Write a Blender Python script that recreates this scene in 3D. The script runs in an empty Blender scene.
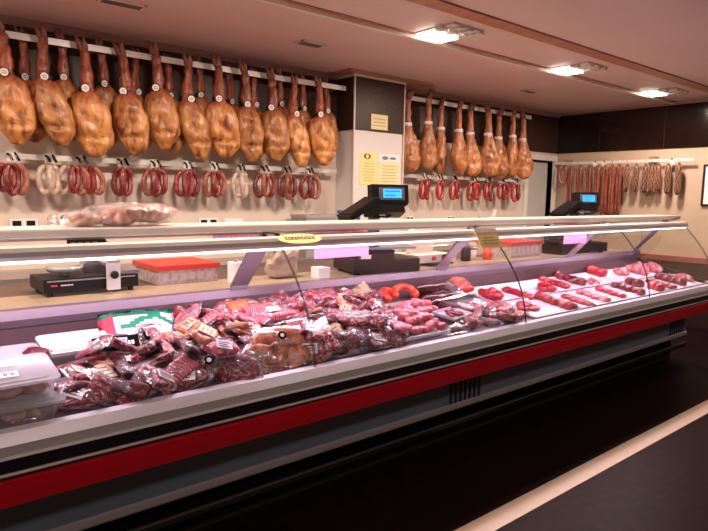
import bpy, bmesh, math, random
from mathutils import Vector, Matrix, noise
R = random.Random(7)
PI = math.pi
SC = bpy.context.scene
COL = SC.collection

# ---------------------------------------------------------------- camera
cam_d = bpy.data.cameras.new('camera'); cam = bpy.data.objects.new('camera', cam_d); COL.objects.link(cam)
cam_d.sensor_width = 36; cam_d.lens = 36 * 600 / 708; cam_d.clip_start = 0.05
ax_r = Vector((0.76977366, -0.63809639, 0.01677841))
ax_u = Vector((0.06204618, 0.10095921, 0.99295393))
ax_f = Vector((0.63529425, 0.76330874, -0.11730718))
m = Matrix((ax_r, ax_u, -ax_f)).transposed().to_4x4(); m.translation = Vector((0, 0, 1.45))
cam.matrix_world = m
SC.camera = cam

# ---------------------------------------------------------------- exposure, world, lamps' common values
SC.view_settings.view_transform = 'Standard'
SC.view_settings.look = 'None'
SC.view_settings.gamma = 1
SC.view_settings.use_curve_mapping = False
SC.view_settings.exposure = 0.45
SC.cycles.transparent_max_bounces = 24
SC.cycles.max_bounces = 8
SC.cycles.sample_clamp_indirect = 4
w = bpy.data.worlds.new('world'); SC.world = w; w.use_nodes = True
w.node_tree.nodes['Background'].inputs[0].default_value = (0.01, 0.008, 0.007, 1)
DOWN_W = 30.0                     # each ceiling downlight
DOWN_C = (1.0, 0.80, 0.66)
LED_W = 29.0                      # LED strip of the display counter
LED_C = (0.98, 0.74, 0.98)
FIX_X = (-1.9, -0.25, 1.4, 3.03, 4.68, 6.33)
def area(name, loc, sx, sy, power, color, rot=(0, 0, 0)):
    l = bpy.data.lights.new(name, 'AREA'); l.shape = 'RECTANGLE'; l.size = sx; l.size_y = sy
    l.energy = power; l.color = color
    o = bpy.data.objects.new(name, l); COL.objects.link(o); o.location = loc; o.rotation_euler = rot
    return o
for x in FIX_X:
    area('downlight_lamp', (x + 0.13, 2.945, 2.525), 0.24, 0.15, DOWN_W, DOWN_C)
FILL_X = (-1.6, 0.9, 3.4, 5.9)    # unseen customer side lamps, added to brighten the counter front
FILL_W = 14.0
FILL_C = (1.0, 0.78, 0.72)
for x in FILL_X:
    area('shop_fill_lamp', (x, -0.6, 2.535), 0.3, 0.3, FILL_W, FILL_C)
area('counter_led_lamp', (2.3, 2.292, 1.192), 6.9, 0.02, LED_W, LED_C, (math.radians(12), 0, 0))

# ---------------------------------------------------------------- materials
MATS = {}
def nt(name):
    mt = bpy.data.materials.new(name); mt.use_nodes = True
    return mt, mt.node_tree.nodes, mt.node_tree.links, mt.node_tree.nodes['Principled BSDF']
def mat(name, col, rough=0.5, metal=0.0, coat=0.0, emis=None, es=0.0, var=0.0, scale=8.0, bump=0.0, bscale=60.0, spec=0.5):
    if name in MATS: return MATS[name]
    mt, N, L, b = nt(name)
    b.inputs['Base Color'].default_value = (*col, 1); b.inputs['Roughness'].default_value = rough
    b.inputs['Metallic'].default_value = metal; b.inputs['Coat Weight'].default_value = coat
    b.inputs['Specular IOR Level'].default_value = spec
    if emis: b.inputs['Emission Color'].default_value = (*emis, 1); b.inputs['Emission Strength'].default_value = es
    tc = N.new('ShaderNodeTexCoord')
    if var:
        n = N.new('ShaderNodeTexNoise'); n.inputs['Scale'].default_value = scale; n.inputs['Detail'].default_value = 5
        L.new(tc.outputs['Object'], n.inputs['Vector'])
        r = N.new('ShaderNodeValToRGB'); r.color_ramp.elements[0].position = .3; r.color_ramp.elements[1].position = .7
        r.color_ramp.elements[0].color = (*[c * (1 - var) for c in col], 1)
        r.color_ramp.elements[1].color = (*[min(1, c * (1 + var)) for c in col], 1)
        L.new(n.outputs[0], r.inputs[0]); L.new(r.outputs[0], b.inputs['Base Color'])
    if bump:
        n = N.new('ShaderNodeTexNoise'); n.inputs['Scale'].default_value = bscale; n.inputs['Detail'].default_value = 3
        L.new(tc.outputs['Object'], n.inputs['Vector'])
        bp = N.new('ShaderNodeBump'); bp.inputs['Strength'].default_value = bump; bp.inputs['Distance'].default_value = .01
        L.new(n.outputs[0], bp.inputs['Height']); L.new(bp.outputs[0], b.inputs['Normal'])
    MATS[name] = mt
    return mt
def ramp_mat(name, stops, scale=12.0, detail=6.0, rough=0.35, coat=0.3, distort=0.0, stretch=(1, 1, 1), bump=0.3, kind='noise', rnd=0.0, bscale=None):
    """a colour ramp over noise / bands: marbled meat, casing, stone"""
    if name in MATS: return MATS[name]
    mt, N, L, b = nt(name)
    tc = N.new('ShaderNodeTexCoord'); mp = N.new('ShaderNodeMapping'); mp.inputs['Scale'].default_value = stretch
    oi = N.new('ShaderNodeObjectInfo'); ml = N.new('ShaderNodeMath'); ml.operation = 'MULTIPLY'; ml.inputs[1].default_value = 37.0
    L.new(oi.outputs['Random'], ml.inputs[0]); L.new(ml.outputs[0], mp.inputs['Location'])
    L.new(tc.outputs['Object'], mp.inputs['Vector'])
    if kind == 'wave':
        n = N.new('ShaderNodeTexWave'); n.inputs['Scale'].default_value = scale; n.inputs['Distortion'].default_value = distort
        n.inputs['Detail'].default_value = detail; out = n.outputs[1]
    else:
        n = N.new('ShaderNodeTexNoise'); n.inputs['Scale'].default_value = scale; n.inputs['Detail'].default_value = detail
        n.inputs['Distortion'].default_value = distort; out = n.outputs[0]
    L.new(mp.outputs[0], n.inputs['Vector'])
    r = N.new('ShaderNodeValToRGB'); e = r.color_ramp.elements
    e[0].position = stops[0][0]; e[0].color = (*stops[0][1], 1); e[1].position = stops[-1][0]; e[1].color = (*stops[-1][1], 1)
    for p, c in stops[1:-1]:
        k = e.new(p); k.color = (*c, 1)
    L.new(out, r.inputs[0])
    if rnd:
        hs = N.new('ShaderNodeHueSaturation'); mr = N.new('ShaderNodeMapRange')
        mr.inputs['To Min'].default_value = 1 - rnd; mr.inputs['To Max'].default_value = 1 + rnd
        L.new(oi.outputs['Random'], mr.inputs['Value']); L.new(mr.outputs[0], hs.inputs['Value'])
        L.new(r.outputs[0], hs.inputs['Color']); L.new(hs.outputs[0], b.inputs['Base Color'])
    else:
        L.new(r.outputs[0], b.inputs['Base Color'])
    b.inputs['Roughness'].default_value = rough; b.inputs['Coat Weight'].default_value = coat; b.inputs['Coat Roughness'].default_value = .12
    if bump:
        n2 = N.new('ShaderNodeTexNoise'); n2.inputs['Scale'].default_value = bscale or scale * 2.2; n2.inputs['Detail'].default_value = 4
        L.new(mp.outputs[0], n2.inputs['Vector'])
        bp = N.new('ShaderNodeBump'); bp.inputs['Strength'].default_value = bump; bp.inputs['Distance'].default_value = .01
        L.new(n2.outputs[0], bp.inputs['Height']); L.new(bp.outputs[0], b.inputs['Normal'])
    MATS[name] = mt
    return mt
def clear_mat(name, tint=(1, 1, 1), base=0.03, edge=0.6, rough=0.03, bump=0.0, bscale=30.0, haze=0.0, hazecol=(1, 1, 1), gloss=(1, 1, 1)):
    """clear sheet: transparent + fresnel gloss, optional milky share"""
    if name in MATS: return MATS[name]
    mt, N, L, b = nt(name); N.remove(b); out = N['Material Output']
    tr = N.new('ShaderNodeBsdfTransparent'); tr.inputs[0].default_value = (*tint, 1)
    gl = N.new('ShaderNodeBsdfGlossy'); gl.inputs['Roughness'].default_value = rough; gl.inputs['Color'].default_value = (*gloss, 1)
    lw = N.new('ShaderNodeLayerWeight'); lw.inputs['Blend'].default_value = .25
    mr = N.new('ShaderNodeMapRange'); mr.inputs['To Min'].default_value = base; mr.inputs['To Max'].default_value = edge
    L.new(lw.outputs['Fresnel'], mr.inputs['Value'])
    mx = N.new('ShaderNodeMixShader'); L.new(mr.outputs[0], mx.inputs[0]); L.new(tr.outputs[0], mx.inputs[1]); L.new(gl.outputs[0], mx.inputs[2])
    if bump:
        tc = N.new('ShaderNodeTexCoord'); n = N.new('ShaderNodeTexNoise'); n.inputs['Scale'].default_value = bscale; n.inputs['Detail'].default_value = 4
        n.inputs['Distortion'].default_value = 1.2
        L.new(tc.outputs['Object'], n.inputs['Vector'])
        bp = N.new('ShaderNodeBump'); bp.inputs['Strength'].default_value = bump; bp.inputs['Distance'].default_value = .012
        L.new(n.outputs[0], bp.inputs['Height']); L.new(bp.outputs[0], gl.inputs['Normal']); L.new(bp.outputs[0], lw.inputs['Normal'])
    res = mx.outputs[0]
    if haze:
        df = N.new('ShaderNodeBsdfDiffuse'); df.inputs[0].default_value = (*hazecol, 1)
        m2 = N.new('ShaderNodeMixShader'); m2.inputs[0].default_value = haze
        L.new(res, m2.inputs[1]); L.new(df.outputs[0], m2.inputs[2]); res = m2.outputs[0]
    L.new(res, out.inputs['Surface'])
    MATS[name] = mt
    return mt

def stone(name, stops, scale, rough, tile=None, coat=0.0, grout=(.05, .03, .025)):
    mt, N, L, b = nt(name)
    tc = N.new('ShaderNodeTexCoord'); n = N.new('ShaderNodeTexNoise'); n.inputs['Scale'].default_value = scale; n.inputs['Detail'].default_value = 8
    L.new(tc.outputs['Object'], n.inputs['Vector'])
    r = N.new('ShaderNodeValToRGB'); e = r.color_ramp.elements
    e[0].position = stops[0][0]; e[0].color = (*stops[0][1], 1); e[1].position = stops[-1][0]; e[1].color = (*stops[-1][1], 1)
    L.new(n.outputs[0], r.inputs[0]); res = r.outputs[0]
    if tile:
        bt = N.new('ShaderNodeTexBrick'); bt.offset = 0.0; bt.inputs['Scale'].default_value = 1
        bt.inputs['Brick Width'].default_value = tile[0]; bt.inputs['Row Height'].default_value = tile[1]; bt.inputs['Mortar Size'].default_value = .0025
        if tile[2] == 'xz' or tile[2] == 'yz':
            sp = N.new('ShaderNodeSeparateXYZ'); cb = N.new('ShaderNodeCombineXYZ'); L.new(tc.outputs['Object'], sp.inputs[0])
            L.new(sp.outputs[0 if tile[2] == 'xz' else 1], cb.inputs[0]); L.new(sp.outputs[2], cb.inputs[1]); L.new(cb.outputs[0], bt.inputs['Vector'])
        else: L.new(tc.outputs['Object'], bt.inputs['Vector'])
        mx = N.new('ShaderNodeMix'); mx.data_type = 'RGBA'; mx.inputs[7].default_value = (*grout, 1)
        L.new(bt.outputs['Fac'], mx.inputs[0]); L.new(res, mx.inputs[6]); res = mx.outputs[2]
    L.new(res, b.inputs['Base Color']); b.inputs['Roughness'].default_value = rough; b.inputs['Coat Weight'].default_value = coat
    return mt

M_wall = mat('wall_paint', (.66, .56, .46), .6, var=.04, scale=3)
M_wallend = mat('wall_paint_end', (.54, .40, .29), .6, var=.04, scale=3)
M_ceil = mat('ceiling_paint', (.66, .46, .44), .6, var=.03, scale=2)
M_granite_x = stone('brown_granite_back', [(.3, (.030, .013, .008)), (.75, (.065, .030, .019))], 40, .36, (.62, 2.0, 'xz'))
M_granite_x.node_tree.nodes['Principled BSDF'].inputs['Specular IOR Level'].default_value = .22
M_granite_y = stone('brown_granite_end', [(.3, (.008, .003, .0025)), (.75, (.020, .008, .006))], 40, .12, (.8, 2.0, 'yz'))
M_floor = stone('dark_floor_tile', [(.3, (.008, .0028, .0034)), (.75, (.018, .007, .008))], 18, .42, (.6, .6, 'xy'), grout=(.004, .003, .003))
M_floor.node_tree.nodes['Principled BSDF'].inputs['Specular IOR Level'].default_value = .04
M_stripe = mat('pale_floor_strip', (.48, .35, .27), .45, var=.06, scale=20)
M_wood = mat('ceiling_wood', (.40, .15, .08), .4, var=.2, scale=14)
M_cream = mat('cream_trim', (.72, .62, .54), .4)
M_white = mat('white_plastic', (.82, .80, .78), .4)
M_alu = mat('brushed_aluminium', (.60, .60, .62), .28, .85, var=.05, scale=30)
M_alu_soft = mat('pale_aluminium', (.80, .78, .74), .36, .3)
M_ledge = mat('ledge_aluminium', (.88, .88, .93), .4, .25)
M_ledge2 = mat('ledge_lower', (.52, .50, .48), .4, .3)
M_steel = mat('stainless_steel', (.55, .52, .53), .25, .9, var=.08, scale=10)
M_steel_d = mat('dull_steel', (.42, .36, .36), .38, .7, var=.1, scale=10)
M_black = mat('black_plastic', (.008, .0075, .0075), .4, spec=.25)
M_blackgloss = mat('black_gloss', (.006, .006, .006), .08)
M_blackmat = mat('black_matt', (.01, .009, .009), .6)
M_red = mat('red_bumper', (.42, .004, .012), .35, spec=.3)
M_panel = mat('slate_panel', (.11, .145, .185), .4, var=.06, scale=6)
M_panelstrip = mat('grey_strip', (.38, .36, .35), .4, .3)
M_led = mat('led_diffuser', (1, 1, 1), .4, emis=(1, .88, .93), es=2.2)
M_shelf = mat('cream_shelf', (.74, .71, .65), .3)
M_tan = mat('tan_worktop', (.32, .235, .165), .35, var=.12, scale=5)
M_glassedge = mat('glass_edge', (.05, .05, .045), .15)
M_glass = clear_mat('counter_glass', (.985, .99, .985), .004, .20, .01)
M_glassend = M_glass
M_film = clear_mat('vacuum_film', (.99, .98, .99), .07, .7, .16, bump=1.0, bscale=30, haze=.06, hazecol=(.86, .78, .88))
M_tub = clear_mat('clear_tub', (.95, .94, .95), .06, .6, .12, bump=.15, bscale=20, haze=.12, hazecol=(.85, .82, .84))
M_lid = clear_mat('milky_lid', (.92, .92, .93), .06, .5, .2, haze=.28, hazecol=(.82, .80, .82))
M_wrap = clear_mat('tray_wrap', (.99, .97, .99), .04, .6, .1, bump=.5, bscale=24, haze=.03)
M_lcd = mat('blue_lcd', (.01, .05, .2), .3, emis=(.02, .32, 1.0), es=1.6)
M_lcdtxt = mat('lcd_digits', (.0, .02, .12), .3, emis=(.0, .10, .55), es=.6)
M_yellow = mat('yellow_paper', (.92, .74, .30), .7)
M_yellowpale = mat('pale_yellow_paper', (.84, .74, .40), .7)
M_paper = mat('white_paper', (.86, .84, .82), .7)
M_ink = mat('ink', (.04, .035, .03), .6)
M_inkpale = mat('pale_ink', (.42, .34, .16), .6)
M_pinkcard = mat('pink_card', (.85, .38, .55), .6)
M_pinkpale = mat('pale_pink_card', (.40, .09, .20), .6)
M_redlid = mat('red_box_lid', (.62, .05, .035), .4)
M_blue = mat('blue_plastic', (.02, .09, .35), .35)
M_green = mat('green_print', (.02, .25, .13), .5)
M_hook = mat('hook_steel', (.6, .58, .55), .25, .95)
M_rope = mat('string', (.55, .42, .28), .8)
M_lamp = mat('lamp_diffuser', (1, 1, 1), .4, emis=(1, .90, .80), es=9)
M_frost = clear_mat('frosted_glass', (.9, .86, .84), .1, .7, .15, bump=1.0, bscale=45, haze=.6, hazecol=(.9, .85, .82))
M_traywhite = mat('white_tray', (.82, .78, .82), .3, coat=.2)
M_hoof = mat('hoof_brown', (.20, .06, .03), .35, coat=.3, var=.3, scale=30)

# ham: golden skin, redder shank (own colour of the shank), own noise
def ham_mat(name, light, mid, dark, shank):
    mt, N, L, b = nt(name)
    tc = N.new('ShaderNodeTexCoord'); oi = N.new('ShaderNodeObjectInfo')
    ml = N.new('ShaderNodeMath'); ml.operation = 'MULTIPLY'; ml.inputs[1].default_value = 23.0; L.new(oi.outputs['Random'], ml.inputs[0])
    mp = N.new('ShaderNodeMapping'); L.new(tc.outputs['Object'], mp.inputs['Vector']); L.new(ml.outputs[0], mp.inputs['Location'])
    mp.inputs['Scale'].default_value = (1.1, 1.1, .38)
    n = N.new('ShaderNodeTexNoise'); n.inputs['Scale'].default_value = 19; n.inputs['Detail'].default_value = 10; n.inputs['Distortion'].default_value = .5
    L.new(mp.outputs[0], n.inputs['Vector'])
    r = N.new('ShaderNodeValToRGB'); e = r.color_ramp.elements
    e[0].position = .34; e[0].color = (*dark, 1); e[1].position = .70; e[1].color = (*light, 1); k = e.new(.48); k.color = (*mid, 1)
    L.new(n.outputs[0], r.inputs[0])
    r2 = N.new('ShaderNodeValToRGB'); e = r2.color_ramp.elements
    e[0].position = .3; e[0].color = (*[c * .45 for c in shank], 1); e[1].position = .7; e[1].color = (*[min(1, c * 1.5) for c in shank], 1)
    n3 = N.new('ShaderNodeTexNoise'); n3.inputs['Scale'].default_value = 34; n3.inputs['Detail'].default_value = 5; L.new(mp.outputs[0], n3.inputs['Vector'])
    L.new(n3.outputs[0], r2.inputs[0])
    sp = N.new('ShaderNodeSeparateXYZ'); L.new(tc.outputs['Object'], sp.inputs[0])
    mr = N.new('ShaderNodeMapRange'); mr.inputs['From Min'].default_value = -.40; mr.inputs['From Max'].default_value = -.29
    L.new(sp.outputs[2], mr.inputs['Value'])
    mx = N.new('ShaderNodeMix'); mx.data_type = 'RGBA'; L.new(mr.outputs[0], mx.inputs[0]); L.new(r.outputs[0], mx.inputs[6]); L.new(r2.outputs[0], mx.inputs[7])
    hs = N.new('ShaderNodeHueSaturation'); m3 = N.new('ShaderNodeMapRange'); m3.inputs['To Min'].default_value = .8; m3.inputs['To Max'].default_value = 1.2
    L.new(oi.outputs['Random'], m3.inputs['Value']); L.new(m3.outputs[0], hs.inputs['Value']); L.new(mx.outputs[2], hs.inputs['Color'])
    L.new(hs.outputs[0], b.inputs['Base Color']); b.inputs['Roughness'].default_value = .42; b.inputs['Coat Weight'].default_value = .25; b.inputs['Coat Roughness'].default_value = .25
    bp = N.new('ShaderNodeBump'); bp.inputs['Strength'].default_value = .9; bp.inputs['Distance'].default_value = .015
    L.new(n.outputs[0], bp.inputs['Height']); L.new(bp.outputs[0], b.inputs['Normal'])
    return mt
M_ham = ham_mat('ham_skin', (.62, .30, .095), (.44, .165, .042), (.14, .035, .012), (.28, .06, .028))
M_hamr = ham_mat('ham_skin_right', (.64, .30, .115), (.48, .18, .062), (.20, .055, .022), (.50, .17, .075))

SA = {
 'dark red': ramp_mat('casing_dark', [(.3, (.10, .008, .010)), (.55, (.22, .018, .018)), (.75, (.45, .12, .09))], 40, rnd=.3, bump=.5),
 'pale': ramp_mat('casing_pale', [(.3, (.45, .30, .22)), (.6, (.66, .50, .40)), (.8, (.80, .68, .56))], 40, rnd=.15, bump=.4),
 'brownish': ramp_mat('casing_brown', [(.3, (.20, .05, .035)), (.6, (.36, .11, .07)), (.8, (.60, .30, .20))], 40, rnd=.25, bump=.5),
 'bright red': ramp_mat('casing_red', [(.3, (.28, .012, .012)), (.6, (.46, .035, .03)), (.8, (.60, .14, .10))], 40, rnd=.2, bump=.4),
}
ME = {
 'red': ramp_mat('meat_red', [(.25, (.05, .004, .007)), (.46, (.17, .012, .020)), (.56, (.34, .05, .06)), (.64, (.66, .42, .40)), (.74, (.13, .010, .016))], 30, distort=2.2, rnd=.45, bump=.8),
 'dark': ramp_mat('meat_dark', [(.3, (.035, .004, .006)), (.6, (.13, .010, .018)), (.72, (.45, .22, .22)), (.8, (.08, .01, .012))], 28, distort=1.8, rnd=.45, bump=.8),
 'pink': ramp_mat('meat_pink', [(.3, (.34, .04, .07)), (.5, (.56, .13, .16)), (.65, (.74, .34, .34)), (.78, (.80, .58, .54))], 30, distort=1.2, rnd=.15),
 'bacon': ramp_mat('meat_bacon', [(.2, (.34, .02, .04)), (.45, (.55, .08, .10)), (.6, (.85, .60, .55)), (.85, (.38, .03, .05))], 16, kind='wave', distort=9, detail=3, rnd=.35),
 'cured': ramp_mat('meat_cured', [(.3, (.30, .11, .07)), (.5, (.50, .25, .18)), (.7, (.66, .44, .36))], 22, distort=1, rnd=.15),
 'brown': ramp_mat('meat_brown', [(.3, (.16, .04, .02)), (.5, (.36, .11, .05)), (.7, (.62, .30, .16))], 16, distort=1, rnd=.2),
 'fresh': ramp_mat('meat_fresh', [(.3, (.20, .001, .010)), (.55, (.42, .003, .022)), (.72, (.58, .025, .06)), (.85, (.74, .25, .30))], 34, distort=1, rnd=.25),
 'freshdark': ramp_mat('meat_fresh_dark', [(.3, (.08, .002, .010)), (.6, (.22, .005, .02)), (.8, (.40, .06, .09))], 30, distort=1, rnd=.2),
 'orange': ramp_mat('meat_orange', [(.3, (.55, .10, .02)), (.6, (.85, .28, .06)), (.8, (.95, .50, .20))], 30, rnd=.1),
 'chorizo': ramp_mat('chorizo_fresh', [(.3, (.55, .02, .01)), (.6, (.80, .06, .02)), (.8, (.90, .22, .10))], 34, rnd=.1),
}

# ---------------------------------------------------------------- mesh helpers
def finish(name, bm, mats, parent=None, smooth=False, bevel=0.0, link=True, recalc=True):
    if bevel:
        bmesh.ops.bevel(bm, geom=[e for e in bm.edges if len(e.link_faces) == 2 and e.calc_face_angle(0) > .5], offset=bevel, segments=2, affect='EDGES', profile=.6)
    if recalc: bmesh.ops.recalc_face_normals(bm, faces=bm.faces)
    me = bpy.data.meshes.new(name); bm.to_mesh(me); bm.free()
    for mm in (mats if isinstance(mats, (list, tuple)) else [mats]): me.materials.append(mm)
    if smooth:
        for p in me.polygons: p.use_smooth = True
    o = bpy.data.objects.new(name, me)
    if link: COL.objects.link(o)
    if parent: o.parent = parent
    return o
def box(bm, x0, x1, y0, y1, z0, z1, mi=0, M=None):
    v = [bm.verts.new(Vector(p)) for p in ((x0, y0, z0), (x1, y0, z0), (x1, y1, z0), (x0, y1, z0), (x0, y0, z1), (x1, y0, z1), (x1, y1, z1), (x0, y1, z1))]
    if M: 
        for q in v: q.co = M @ q.co
    for f in ((0, 3, 2, 1), (4, 5, 6, 7), (0, 1, 5, 4), (1, 2, 6, 5), (2, 3, 7, 6), (3, 0, 4, 7)):
        bm.faces.new([v[i] for i in f]).material_index = mi
    return v
def prism_x(bm, prof, x0, x1, mi=0):
    """closed (y,z) profile extruded along x"""
    a = [bm.verts.new((x0, y, z)) for y, z in prof]; b = [bm.verts.new((x1, y, z)) for y, z in prof]
    n = len(prof)
    for i in range(n):
        bm.faces.new((a[i], a[(i + 1) % n], b[(i + 1) % n], b[i])).material_index = mi
    bm.faces.new(a[::-1]).material_index = mi; bm.faces.new(b).material_index = mi
def prism_z(bm, pts, z0, z1, mi=0, M=None):
    a = [bm.verts.new((x, y, z0)) for x, y in pts]; b = [bm.verts.new((x, y, z1)) for x, y in pts]
    if M:
        for q in a + b: q.co = M @ q.co
    n = len(pts)
    for i in range(n): bm.faces.new((a[i], a[(i + 1) % n], b[(i + 1) % n], b[i])).material_index = mi
    bm.faces.new(a[::-1]).material_index = mi; bm.faces.new(b).material_index = mi
def tube(bm, pts, rad, seg=8, mi=0, closed=False, flat=1.0):
    pts = [Vector(p) for p in pts]; n = len(pts)
    rad = rad if isinstance(rad, (list, tuple)) else [rad] * n
    rings = []; up = None
    for i, p in enumerate(pts):
        t = (pts[(i + 1) % n] - pts[i - 1]) if closed or 0 < i < n - 1 else (pts[1] - pts[0] if i == 0 else pts[-1] - pts[-2])
        t.normalize()
        if up is None: up = Vector((0, 1, 0)) if abs(t.y) < .9 else Vector((1, 0, 0))
        a = t.cross(up); 
        if a.length < 1e-5: a = t.orthogonal()
        a.normalize(); b = a.cross(t).normalized(); up = b
        rings.append([bm.verts.new(p + (a * math.cos(2 * PI * k / seg) + b * flat * math.sin(2 * PI * k / seg)) * rad[i]) for k in range(seg)])
    for i in range(n if closed else n - 1):
        A, B = rings[i], rings[(i + 1) % n]
        for k in range(seg): bm.faces.new((A[k], A[(k + 1) % seg], B[(k + 1) % seg], B[k])).material_index = mi
    if not closed:
        bm.faces.new(rings[0][::-1]).material_index = mi; bm.faces.new(rings[-1]).material_index = mi
def lathe(bm, prof, seg=20, mi=0, M=None):
    rings = []
    for r, z in prof:
        ring = [bm.verts.new((r * math.cos(2 * PI * k / seg), r * math.sin(2 * PI * k / seg), z)) for k in range(seg)]
        if M:
            for q in ring: q.co = M @ q.co
        rings.append(ring)
    for A, B in zip(rings, rings[1:]):
        for k in range(seg): bm.faces.new((A[k], A[(k + 1) % seg], B[(k + 1) % seg], B[k])).material_index = mi
    bm.faces.new(rings[0][::-1]).material_index = mi; bm.faces.new(rings[-1]).material_index = mi
def lump(bm, a, b, c, seed=0, p=2.6, amp=.15, fr=9.0, nu=18, nv=11, mi=0, M=None, flatbottom=True):
    """superellipsoid lump with noise"""
    def s(x, e): return math.copysign(abs(x) ** e, x)
    e = 2.0 / p; sd = Vector((seed * 3.7, seed * 1.3, seed * 7.1)); rings = []
    for j in range(nv + 1):
        ph = -PI / 2 + PI * j / nv; ring = []
        for i in range(nu):
            th = 2 * PI * i / nu
            q = Vector((a * s(math.cos(ph), e) * s(math.cos(th), e), b * s(math.cos(ph), e) * s(math.sin(th), e), c * s(math.sin(ph), e)))
            d = 1 + amp * noise.noise(q * fr + sd) * 2
            q = Vector((q.x * d, q.y * d, q.z * (d if q.z > 0 or not flatbottom else 1)))
            q.z += c * amp * 1.5 * noise.noise(q * fr * 1.7 + sd) if q.z > 0 else 0
            if M: q = M @ q
            ring.append(q)
            if j in (0, nv): break
        rings.append([bm.verts.new(q) for q in ring])
    for A, B in zip(rings, rings[1:]):
        if len(A) == 1:
            for k in range(nu): bm.faces.new((A[0], B[(k + 1) % nu], B[k])).material_index = mi
        elif len(B) == 1:
            for k in range(nu): bm.faces.new((A[k], A[(k + 1) % nu], B[0])).material_index = mi
        else:
            for k in range(nu): bm.faces.new((A[k], A[(k + 1) % nu], B[(k + 1) % nu], B[k])).material_index = mi
def T(x=0, y=0, z=0, rx=0, ry=0, rz=0): 
    return Matrix.Translation((x, y, z)) @ Matrix.Rotation(rz, 4, 'Z') @ Matrix.Rotation(ry, 4, 'Y') @ Matrix.Rotation(rx, 4, 'X')
def tag(o, label, cat, group=None):
    o['label'] = label; o['category'] = cat
    if group: o['group'] = group
    return o
def struct(name, bm, m_, **k):
    o = finish(name, bm, m_, **k); o['kind'] = 'structure'; return o
def empty(name, loc, rot=(0, 0, 0)):
    o = bpy.data.objects.new(name, None); o.empty_display_size = .05; COL.objects.link(o)
    o.location = loc; o.rotation_euler = rot; return o
def copy_tree(o, parent=None):
    c = o.copy(); COL.objects.link(c)
    if parent: c.parent = parent
    for ch in list(o.children): copy_tree(ch, c)
    return c
def BM(): return bmesh.new()
ORD = ['first', 'second', 'third', 'fourth', 'fifth', 'sixth', 'seventh', 'eighth', 'ninth', 'tenth', 'eleventh', 'twelfth', 'thirteenth',
       'fourteenth', 'fifteenth', 'sixteenth', 'seventeenth', 'eighteenth', 'nineteenth', 'twentieth']
def nth(i, n, side='left'):
    if i == 0: return 'leftmost'
    if i == n - 1: return 'rightmost'
    if i < n / 2: return ORD[i] + ' from left'
    return ORD[n - 1 - i] + ' from right'

# ---------------------------------------------------------------- the room
X0, X1, Y0, Y1, ZC = -3.0, 7.37, -3.0, 4.6, 2.56
PX0, PX1, PY = 3.58, 4.195, 4.33
b = BM(); box(b, X0, X1 + .1, Y0, Y1 + .1, -.1, 0); struct('floor', b, M_floor)
b = BM(); box(b, X0, X1 + .1, Y0, Y1 + .1, ZC, ZC + .1); struct('ceiling', b, M_ceil)
DX0, DX1, DZ = 6.70, 7.28, 1.94
b = BM(); box(b, X0, DX0, Y1, Y1 + .1, 0, 2.045); box(b, DX0, X1, Y1, Y1 + .1, DZ, 2.045); box(b, DX1, X1 + .1, Y1, Y1 + .1, 0, DZ)
struct('wall_back', b, M_wall)
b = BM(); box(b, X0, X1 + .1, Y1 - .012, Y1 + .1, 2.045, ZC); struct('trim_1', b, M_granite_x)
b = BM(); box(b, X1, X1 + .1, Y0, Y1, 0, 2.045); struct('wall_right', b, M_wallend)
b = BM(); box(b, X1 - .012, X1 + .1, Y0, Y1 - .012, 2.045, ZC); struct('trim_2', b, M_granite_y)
b = BM(); box(b, X0 - .1, X0, Y0, Y1 + .1, 0, ZC); struct('wall_left', b, M_wallend)
b = BM(); box(b, X0, X1 + .1, Y0 - .1, Y0, 0, ZC); struct('wall_front', b, mat('front_wall_dark', (.14, .08, .065), .5))
b = BM(); box(b, PX0, PX1, PY, Y1, 0, 2.045); struct('wall_pillar', b, mat('pillar_paint', (.70, .66, .64), .5))
b = BM(); box(b, PX0 - .008, PX1 + .008, PY - .008, Y1 - .012, 2.045, ZC); struct('trim_3', b, M_granite_x)
b = BM()
for x, y in ((PX0 - .009, PY - .009), (PX1 + .009, PY - .009)): box(b, x - .006, x + .006, y - .006, y + .006, 0, ZC)
struct('trim_4', b, M_cream)
# cornices round the back wall and the pillar
b = BM()
prof = [(0, 0), (-.05, 0), (-.05, -.012), (-.02, -.03), (-.012, -.045), (0, -.045)]
prism_x(b, [(Y1 - .012 + y, ZC + z) for y, z in prof], X0, PX0 - .008); prism_x(b, [(Y1 - .012 + y, ZC + z) for y, z in prof], PX1 + .008, X1)
box(b, X1 - .045, X1 - .012, Y0, Y1, ZC - .022, ZC)
struct('trim_5', b, mat('cornice', (.42, .27, .22), .4))
b = BM()
box(b, PX0 - .13, PX1 + .32, PY - .10, PY - .02, ZC - .02, ZC); box(b, PX0 - .13, PX0 - .02, PY - .02, Y1 - .06, ZC - .02, ZC)
box(b, PX1 + .02, PX1 + .32, PY - .02, PY + .18, ZC - .02, ZC)
struct('trim_6', b, mat('pillar_cornice', (.45, .20, .15), .4))
b = BM(); box(b, PX0 - .02, PX1 + .02, PY - .02, Y1 - .012, ZC - .04, ZC - .001); struct('trim_7', b, M_cream)
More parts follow.
